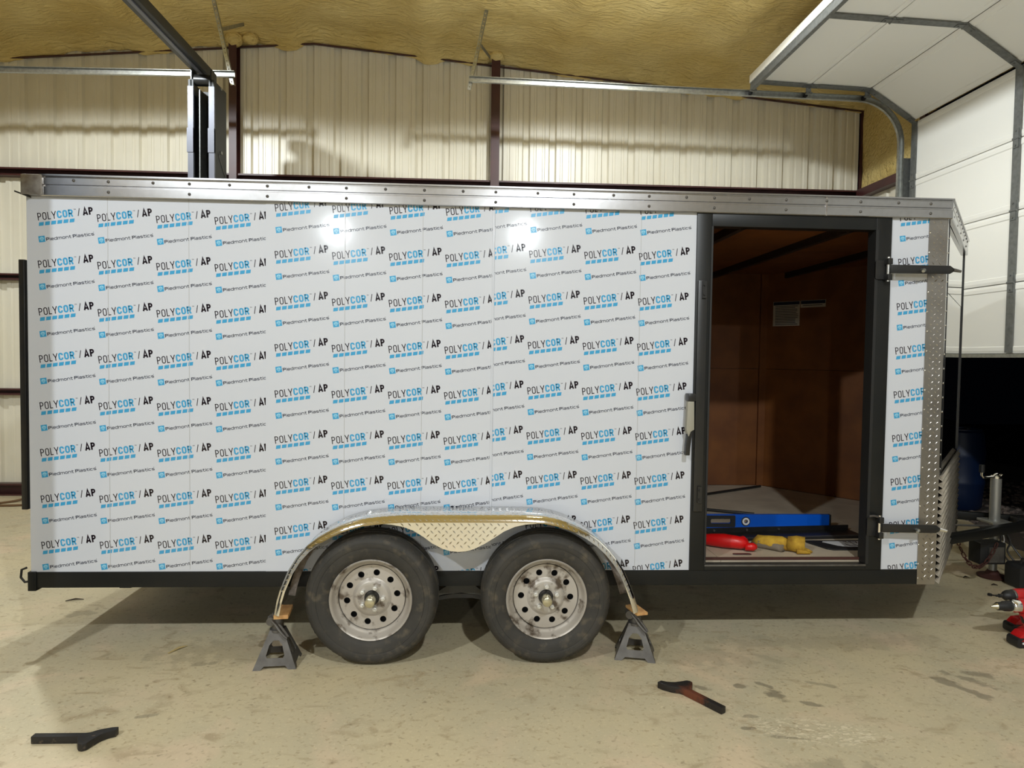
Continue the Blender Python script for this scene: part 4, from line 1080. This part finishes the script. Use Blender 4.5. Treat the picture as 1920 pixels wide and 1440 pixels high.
# ------------------------------------------------------------------ ratchet bars lying on the floor
def ratchet_bar(m, loc, rz, flip, label):
    f = -1 if flip else 1
    pol = [(0, -.016), (.205, -.016), (.218, -.036), (.232, -.062), (.246, -.078), (.262, -.082), (.278, -.072), (.286, -.044), (.300, -.006), (.324, .022), (.350, .036), (.350, .064), (.322, .062), (.275, .044), (.245, .020), (.225, .016), (0, .016)]
    pol = [(a, b*f) for a, b in pol]
    rt = thing('ratchet_bar', loc, label, 'steel bar', 'jack stand posts on the floor')
    off = Vector(loc)
    mb = MB().xy([(off.x+a, off.y+b) for a, b in pol], off.z, off.z+.030); mb.build('post', m, rt, bevel=.003)
    mb = MB()
    for k in range(9):
        x = .02+.019*k; mb.add([(off.x+x, off.y+.0135*f, off.z+.003), (off.x+x+.012, off.y+.0135*f, off.z+.003), (off.x+x+.006, off.y+.0175*f, off.z+.003), (off.x+x, off.y+.0135*f, off.z+.023), (off.x+x+.012, off.y+.0135*f, off.z+.023), (off.x+x+.006, off.y+.0175*f, off.z+.023)],
                                 [(0,1,2),(5,4,3),(0,3,4,1),(1,4,5,2),(2,5,3,0)])
    mb.build('ratchet_tooth', m, rt, smooth=False)
    rt.rotation_euler = (0, 0, rz); return rt
b1_ = ratchet_bar('forged', (-1.752, -.845, .001), -.01, False, 'black steel jack stand post with forked head, lying nearest the lower left of the floor')
b2_ = ratchet_bar('forged_rust', (1.122, -.705, .001), radians(180-57), False, 'rusty brown jack stand post with forked head, on the floor before the doorway')
b1_.scale = (.88, .88, 1); b2_.scale = (.95, .95, 1)

# ================================================================== THINGS INSIDE THE DOORWAY
ZF = .4686
lv = thing('spirit_level', (1.5, .77, ZF), 'blue box spirit level standing on edge on the trailer floor in the doorway', 'level')
lx0, lx1, ly0, ly1, lz0, lz1 = 1.05, 2.36, .757, .782, ZF+.001, ZF+.089
hole = rrect(1.555, 1.70, lz0+.028, lz0+.062, .012)[::-1]
vial = [(1.795+.018*cos(-a), lz0+.044+.018*sin(-a)) for a in [2*pi*k/20 for k in range(20)]]
MB().xz([(lx0, lz0), (lx1, lz0), (lx1, lz1), (lx0, lz1)], ly0, ly1, [hole, vial]).build('body', 'level_blue', lv, bevel=.001, smooth=False)
MB().xz(rrect(1.50, 1.725, lz0+.006, lz0+.083, .008), ly0-.003, ly0-.0005, [rrect(1.560, 1.695, lz0+.030, lz0+.060, .010)[::-1]]).build('hand_hole_grip', 'black_matte', lv)
MB().lathe([(.030, 0), (.030, -.003), (.024, -.004), (.0235, .0)], (1.795, ly0-.0005, lz0+.044), 28, 'y').build('vial_rim', 'black_matte', lv)
MB().lathe([(.024, -.001), (.024, -.005), (.013, -.005), (.013, 0)], (1.795, ly0-.0005, lz0+.044), 28, 'y').build('vial_ring', 'white_plastic', lv)
MB().box(lx1, lx1+.012, ly0-.003, ly1+.003, lz0, lz1).build('end_cap', 'black_matte', lv, bevel=.002)

mc = thing('steel_channel', (1.9, .5, ZF), 'long black steel channel with screws, lying across the trailer floor before the blue level', 'steel channel')
mb = MB(); mb.yz([(0, 0), (.20, 0), (.20, .035), (.194, .035), (.194, .006), (.006, .006), (.006, .014), (0, .014)], 0, 1.33)
ca = atan2(.60-.42, 1.1)*.55
def rotp(p, o, a): return (o[0]+p[0]*cos(a)-p[1]*sin(a), o[1]+p[0]*sin(a)+p[1]*cos(a), o[2]+p[2])
mb.v = [rotp(p, (1.15, .385, ZF+.001), ca) for p in mb.v]; mb.build('channel', 'black_paint', mc, smooth=False)
mb = MB(); mb.box(0, 1.33, .03, .045, .006, .012); mb.v = [rotp(p, (1.15, .385, ZF+.001), ca) for p in mb.v]; mb.build('edge_strip', 'grey_metal', mc, smooth=False)
for q in (.22, .40, .62, .84):
    p = rotp((q, .185, .020), (1.15, .385, ZF+.001), ca); p0_ = rotp((q, .193, .020), (1.15, .385, ZF+.001), ca)
    MB().cyl(p0_, p, .007, n=8).build('screw', 'grey_metal', mc)
def rod(p, q, label):
    o = MB().tube([p, ((p[0]+q[0])/2, (p[1]+q[1])/2, p[2]), q], .011, 8).build('metal_rod', 'black_paint'); tag(o, label, 'rod'); return o
rod((1.55, 1.62, ZF+.012), (2.50, 2.19, ZF+.012), 'dark metal rod on the trailer floor running back toward the far wall')
rod((1.45, 1.38, ZF+.012), (2.00, 1.11, ZF+.012), 'dark metal rod on the trailer floor just behind the blue level')

# red hand tool
rt = thing('hand_tool', (1.45, .28, ZF), 'glossy red hand tool with a bulbous end, lying in the doorway', 'hand tool')
pts = [(1.28, .42, ZF+.035), (1.34, .36, ZF+.035), (1.41, .31, ZF+.042), (1.47, .275, ZF+.046), (1.52, .25, ZF+.046), (1.56, .235, ZF+.043), (1.595, .222, ZF+.036)]
MB().tube(pts, [.016, .024, .036, .041, .038, .036, .020], 14).build('handle', 'tool_red', rt, angle=180)
MB().tube([(1.545, .245, ZF+.05), (1.58, .262, ZF+.052), (1.605, .268, ZF+.045)], [.02, .026, .014], 12).build('head', 'tool_red', rt, angle=180)
MB().tube([(1.57, .205, ZF+.028), (1.615, .20, ZF+.030), (1.635, .20, ZF+.029)], [.02, .024, .014], 12).build('knob', 'tool_red', rt, angle=180)
MB().xy(rrect(1.478, 1.585, .135, .165, .014), ZF+.001, ZF+.004).build('flat_tongue', 'grey_metal', rt)

# glove
gl = thing('work_glove', (1.74, .25, ZF), 'crumpled yellow leather work glove with grey palm, on the doorway floor', 'glove')
def lump(mb, pts, rs, flat, nz=.012, n=14):
    k = len(mb.v); mb.tube(pts, rs, n)
    for i in range(k, len(mb.v)):
        p = Vector(mb.v[i]); d = Vector((noise.noise(p*22), noise.noise(p*22+Vector((7, 0, 0))), noise.noise(p*22+Vector((0, 7, 0)))))*nz
        q = p+d; mb.v[i] = (q.x, q.y, max(ZF+.002, ZF+(q.z-ZF)*flat))
mb = MB()
lump(mb, [(1.675, .34, ZF+.03), (1.70, .325, ZF+.04), (1.735, .30, ZF+.045), (1.75, .275, ZF+.048), (1.80, .25, ZF+.05), (1.845, .225, ZF+.05)], [.018, .045, .055, .056, .052, .045], .72, .020)
mb.build('back', 'glove_yellow', gl, angle=180)
mb = MB()
lump(mb, [(1.665, .345, ZF+.02), (1.70, .30, ZF+.022), (1.74, .262, ZF+.022), (1.78, .225, ZF+.02), (1.79, .20, ZF+.02)], [.012, .034, .036, .034, .026], .9)
mb.build('palm', 'glove_grey', gl, angle=180)
mb = MB()
cf = []
for j in range(3):
    for k in range(18):
        a = 2*pi*k/18; r = (.044, .052, .050)[j]; c0 = Vector((1.83+.04*j, .222-.022*j, ZF+.046))
        w = 1+.18*noise.noise(Vector((cos(a)*2, sin(a)*2, j)))
        v = c0+Vector((.45*cos(a)*.3*r/.05*.0, 0, 0))+Vector((-.47, -.88, 0))*(-cos(a)*r*w)+Vector((0, 0, 1))*(sin(a)*r*w*.85); cf.append((v.x, v.y, max(ZF+.002, v.z)))
mb.add(cf, [(j*18+k, j*18+(k+1) % 18, (j+1)*18+(k+1) % 18, (j+1)*18+k) for j in range(2) for k in range(18)])
mb.build('cuff', 'glove_yellow', gl, angle=180, solid=.004)
mb = MB()
for i, (dx, dy, l) in enumerate(((0, 0, .07), (.012, -.03, .06), (-.03, -.06, .075))):
    lump(mb, [(1.88+dx, .21+dy, ZF+.016), (1.88+dx+l*.6, .205+dy, ZF+.014), (1.88+dx+l, .20+dy, ZF+.008)], [.013, .011, .005], 1, .003, 10)
mb.build('finger', 'glove_yellow', gl, angle=180)

# licence plate in its black frame
lp = thing('license_plate', (2.2, .33, ZF), 'licence plate in a thick black frame, lying at the front corner of the doorway', 'license plate')
la = -.10
def lpp(u, v, z): return rotp((u, v, z), (2.03, .225, ZF+.001), la*.0)
frame_out = [(.075, 0), (.62, 0), (.62, .19), (.0, .19), (-.005, .165), (.05, .02)]
frame_in = [(.60, .045), (.60, .165), (.10, .165), (.085, .15), (.14, .07), (.19, .045)][::-1]
MB().prism(frame_out, lambda u, v: lpp(u, v, 0), lambda u, v: lpp(u, v, .009), [frame_in]).build('frame', 'black_matte', lp, smooth=False)
pl = MB().prism([(.60, .045), (.60, .165), (.10, .165), (.085, .15), (.14, .07), (.19, .045)], lambda u, v: lpp(u, v, .004), lambda u, v: lpp(u, v, .010)).build('plate', 'plate_white', lp, smooth=False)
MB().prism([(.40, .046), (.60, .046), (.60, .164), (.36, .164)], lambda u, v: lpp(u, v, .0102), lambda u, v: lpp(u, v, .0106)).build('plate_border', 'plate_brown', lp, smooth=False)
mb = MB()
tp, _ = text_polys('TEXAS', .225, .118, .036, {'*': .023}, .0065, .007)
t2, _ = text_polys('LLO', .20, .056, .048, {'*': .034}, .008, .012)
for p in tp+t2: mb.add([lpp(a-.2*(b-.1), b, .0112) for a, b in p], [tuple(range(len(p)))])
mb.build('plate_lettering', 'ink_black', lp, smooth=False, fix=False)

# ================================================================== CORDLESS DRILLS at the right edge
def drill(loc, rz, impact, label):
    d = thing('cordless_drill', (0, 0, 0), label, 'drill', 'red cordless drills on the floor')
    ax = .225 if not impact else .215
    if impact:
        MB().lathe([(.0, -.150), (.006, -.150), (.006, -.135), (.011, -.133), (.011, -.112), (.018, -.108), (.026, -.098), (.033, -.080), (.035, -.055), (.035, -.04)], (0, 0, ax), 24, 'x').build('nose_cone', 'drill_black', d)
        mb = MB(); mb.cyl((-.150, 0, ax), (-.178, 0, ax+.004), .005, n=6); mb.cyl((-.178, 0, ax+.004), (-.196, 0, ax+.008), .009, n=8); mb.build('bit', 'black_paint', d)
        MB().lathe([(.035, -.055), (.0365, -.052), (.0365, -.040), (.035, -.036)], (0, 0, ax), 24, 'x').build('collar', 'grey_metal', d)
    else:
        MB().lathe([(.0, -.205), (.003, -.205), (.010, -.190), (.018, -.172), (.020, -.170)], (0, 0, ax), 24, 'x').build('chuck_jaws', 'gold_zinc', d)
        MB().lathe([(.0195, -.172), (.022, -.168), (.0235, -.140), (.027, -.132), (.029, -.105), (.029, -.095)], (0, 0, ax), 24, 'x').build('chuck', 'drill_black', d)
        MB().lathe([(.029, -.095), (.034, -.094), (.034, -.086), (.030, -.085), (.034, -.080), (.036, -.062), (.036, -.045)], (0, 0, ax), 24, 'x').build('clutch_ring', 'chrome', d)
    MB().lathe([(.034, -.05), (.040, -.035), (.042, .0), (.041, .07), (.034, .095), (.020, .10), (.0, .10)], (0, 0, ax), 24, 'x').build('motor_housing', 'drill_red', d)
    mb = MB(); mb.lathe([(.0415, .05), (.043, .055), (.043, .085), (.034, .096)], (0, 0, ax), 24, 'x'); mb.build('rear_cap', 'drill_black', d)
    pol = [(-.028, ax-.03), (.052, ax-.03), (.072, .12), (.078, .085), (.02, .085), (.0, .12), (-.020, ax-.065)]
    MB().xz(pol, -.022, .022).build('grip', 'drill_red', d, bevel=.008)
    MB().xz([(-.024, ax-.06), (-.002, ax-.055), (.004, .13), (-.010, .125)], -.010, .010).build('trigger', 'drill_black', d, bevel=.003)
    MB().xz([(-.055, .060), (-.03, .085), (.078, .092), (.082, .055), (-.055, .045)], -.036, .036).build('battery_shoulder', 'drill_red', d, bevel=.008)
    MB().xz(rrect(-.072, .088, 0.001, .056, .016), -.040, .040).build('battery', 'drill_black', d, bevel=.006)
    MB().xz(rrect(-.045, -.012, .022, .034, .005), -.0415, -.040).build('badge', 'white_plastic', d)
    MB().xz([(-.05, .040), (-.02, .056), (.06, .058), (.06, .040)], -.0412, -.040).build('battery_panel', 'drill_red', d)
    d.location = loc; d.rotation_euler = (0, 0, rz); return d
drill((3.085, -.02, 0), 0.02, False, 'red and black cordless drill with a brass-tipped chuck, nearest the camera at the right edge')
drill((3.215, .17, 0), -.02, True, 'red and black impact driver with a dark bit, standing behind the other drill')

# black case with cables at the right edge
bc = thing('tool_case', (3.90, .93, 0), 'small black case at the right edge with cables running to it', 'case')
MB().xz(rrect(3.80, 4.04, .0, .17, .03), .88, 1.02).build('shell', 'black_matte', bc, bevel=.006)
MB().box(3.84, 3.95, .874, .88, .05, .12).build('latch_panel', 'black_paint', bc, bevel=.002)
MB().tube([(3.86, .95, .165), (3.87, .95, .20), (3.96, .95, .20), (3.97, .95, .165)], .01, 8).build('carry_handle', 'black_paint', bc)

# blue barrel outside
br = thing('barrel', (5.42, 3.72, -.03), 'blue plastic barrel outside in the dark beyond the trailer nose', 'barrel')
MB().lathe([(.0, 0), (.20, 0), (.225, .03), (.235, .2), (.245, .28), (.25, .30), (.245, .32), (.235, .40), (.245, .58), (.25, .60), (.245, .62), (.235, .75), (.215, .85), (.19, .87), (.0, .87)], (5.42, 3.72, -.03), 32, 'z').build('drum', 'barrel_blue', br)
MB().lathe([(.19, .868), (.205, .872), (.205, .885), (.19, .885), (.185, .868)], (5.42, 3.72, -.03), 32, 'z').build('rim_ring', 'barrel_blue', br)
MB().cyl((5.5, 3.72, .835), (5.5, 3.72, .86), .03, n=16).build('bung', 'black_matte', br)

# things on the floor behind the trailer, seen past its rear corner
hs = cable(None, [(-4.86, 3.6, .012), (-4.75, 3.72, .014), (-4.6, 3.78, .05), (-4.5, 3.72, .05), (-4.42, 3.6, .014), (-4.6, 3.52, .012), (-4.8, 3.5, .012)], .012, 'hose', 'hose')
tag(hs, 'loop of tan hose on the floor by the back wall, past the trailer rear', 'hose')
mb = MB(); mb.v = []
mb.lathe([(.0, 0), (.20, 0), (.22, .03), (.17, .09), (.08, .12), (.0, .13)], (-4.30, 3.90, .002), 20, 'z')
mb.v = [(p[0]+.05*noise.noise(Vector(p)*7), p[1]+.05*noise.noise(Vector(p)*7+Vector((4, 0, 0))), max(.002, p[2]+.06*noise.noise(Vector(p)*9))) for p in mb.v]
tag(mb.build('rag', 'cloth_blue', angle=180), 'crumpled dark blue rag on the floor beside the tan hose', 'rag')

# litter on the concrete
def bit(x, y, s, rz, m, label, name, cat):
    mb = MB(); mb.tube([(x-s*cos(rz), y-s*sin(rz), .006), (x, y+.01, .010), (x+s*cos(rz), y+s*sin(rz), .006)], [.003, .006, .002], 6)
    return tag(mb.build(name, m), label, cat)
bit(-2.50, .775, .05, .3, 'leaf', 'dark dry leaf scrap on the floor behind the rear corner of the trailer', 'leaf_scrap', 'leaf')
bit(-1.548, .02, .055, 1.0, 'twig', 'pale straw twig on the floor before the trailer, between its rear corner and jack stand', 'twig', 'twig')
bit(3.616, 1.15, .025, .1, 'leaf', 'dark leaf scrap on the concrete next to the tongue jack foot', 'leaf_scrap', 'leaf')
bit(3.70, .98, .02, -.3, 'leaf', 'tiny dark leaf scrap on the concrete between the tongue jack and the drills', 'leaf_scrap', 'leaf')
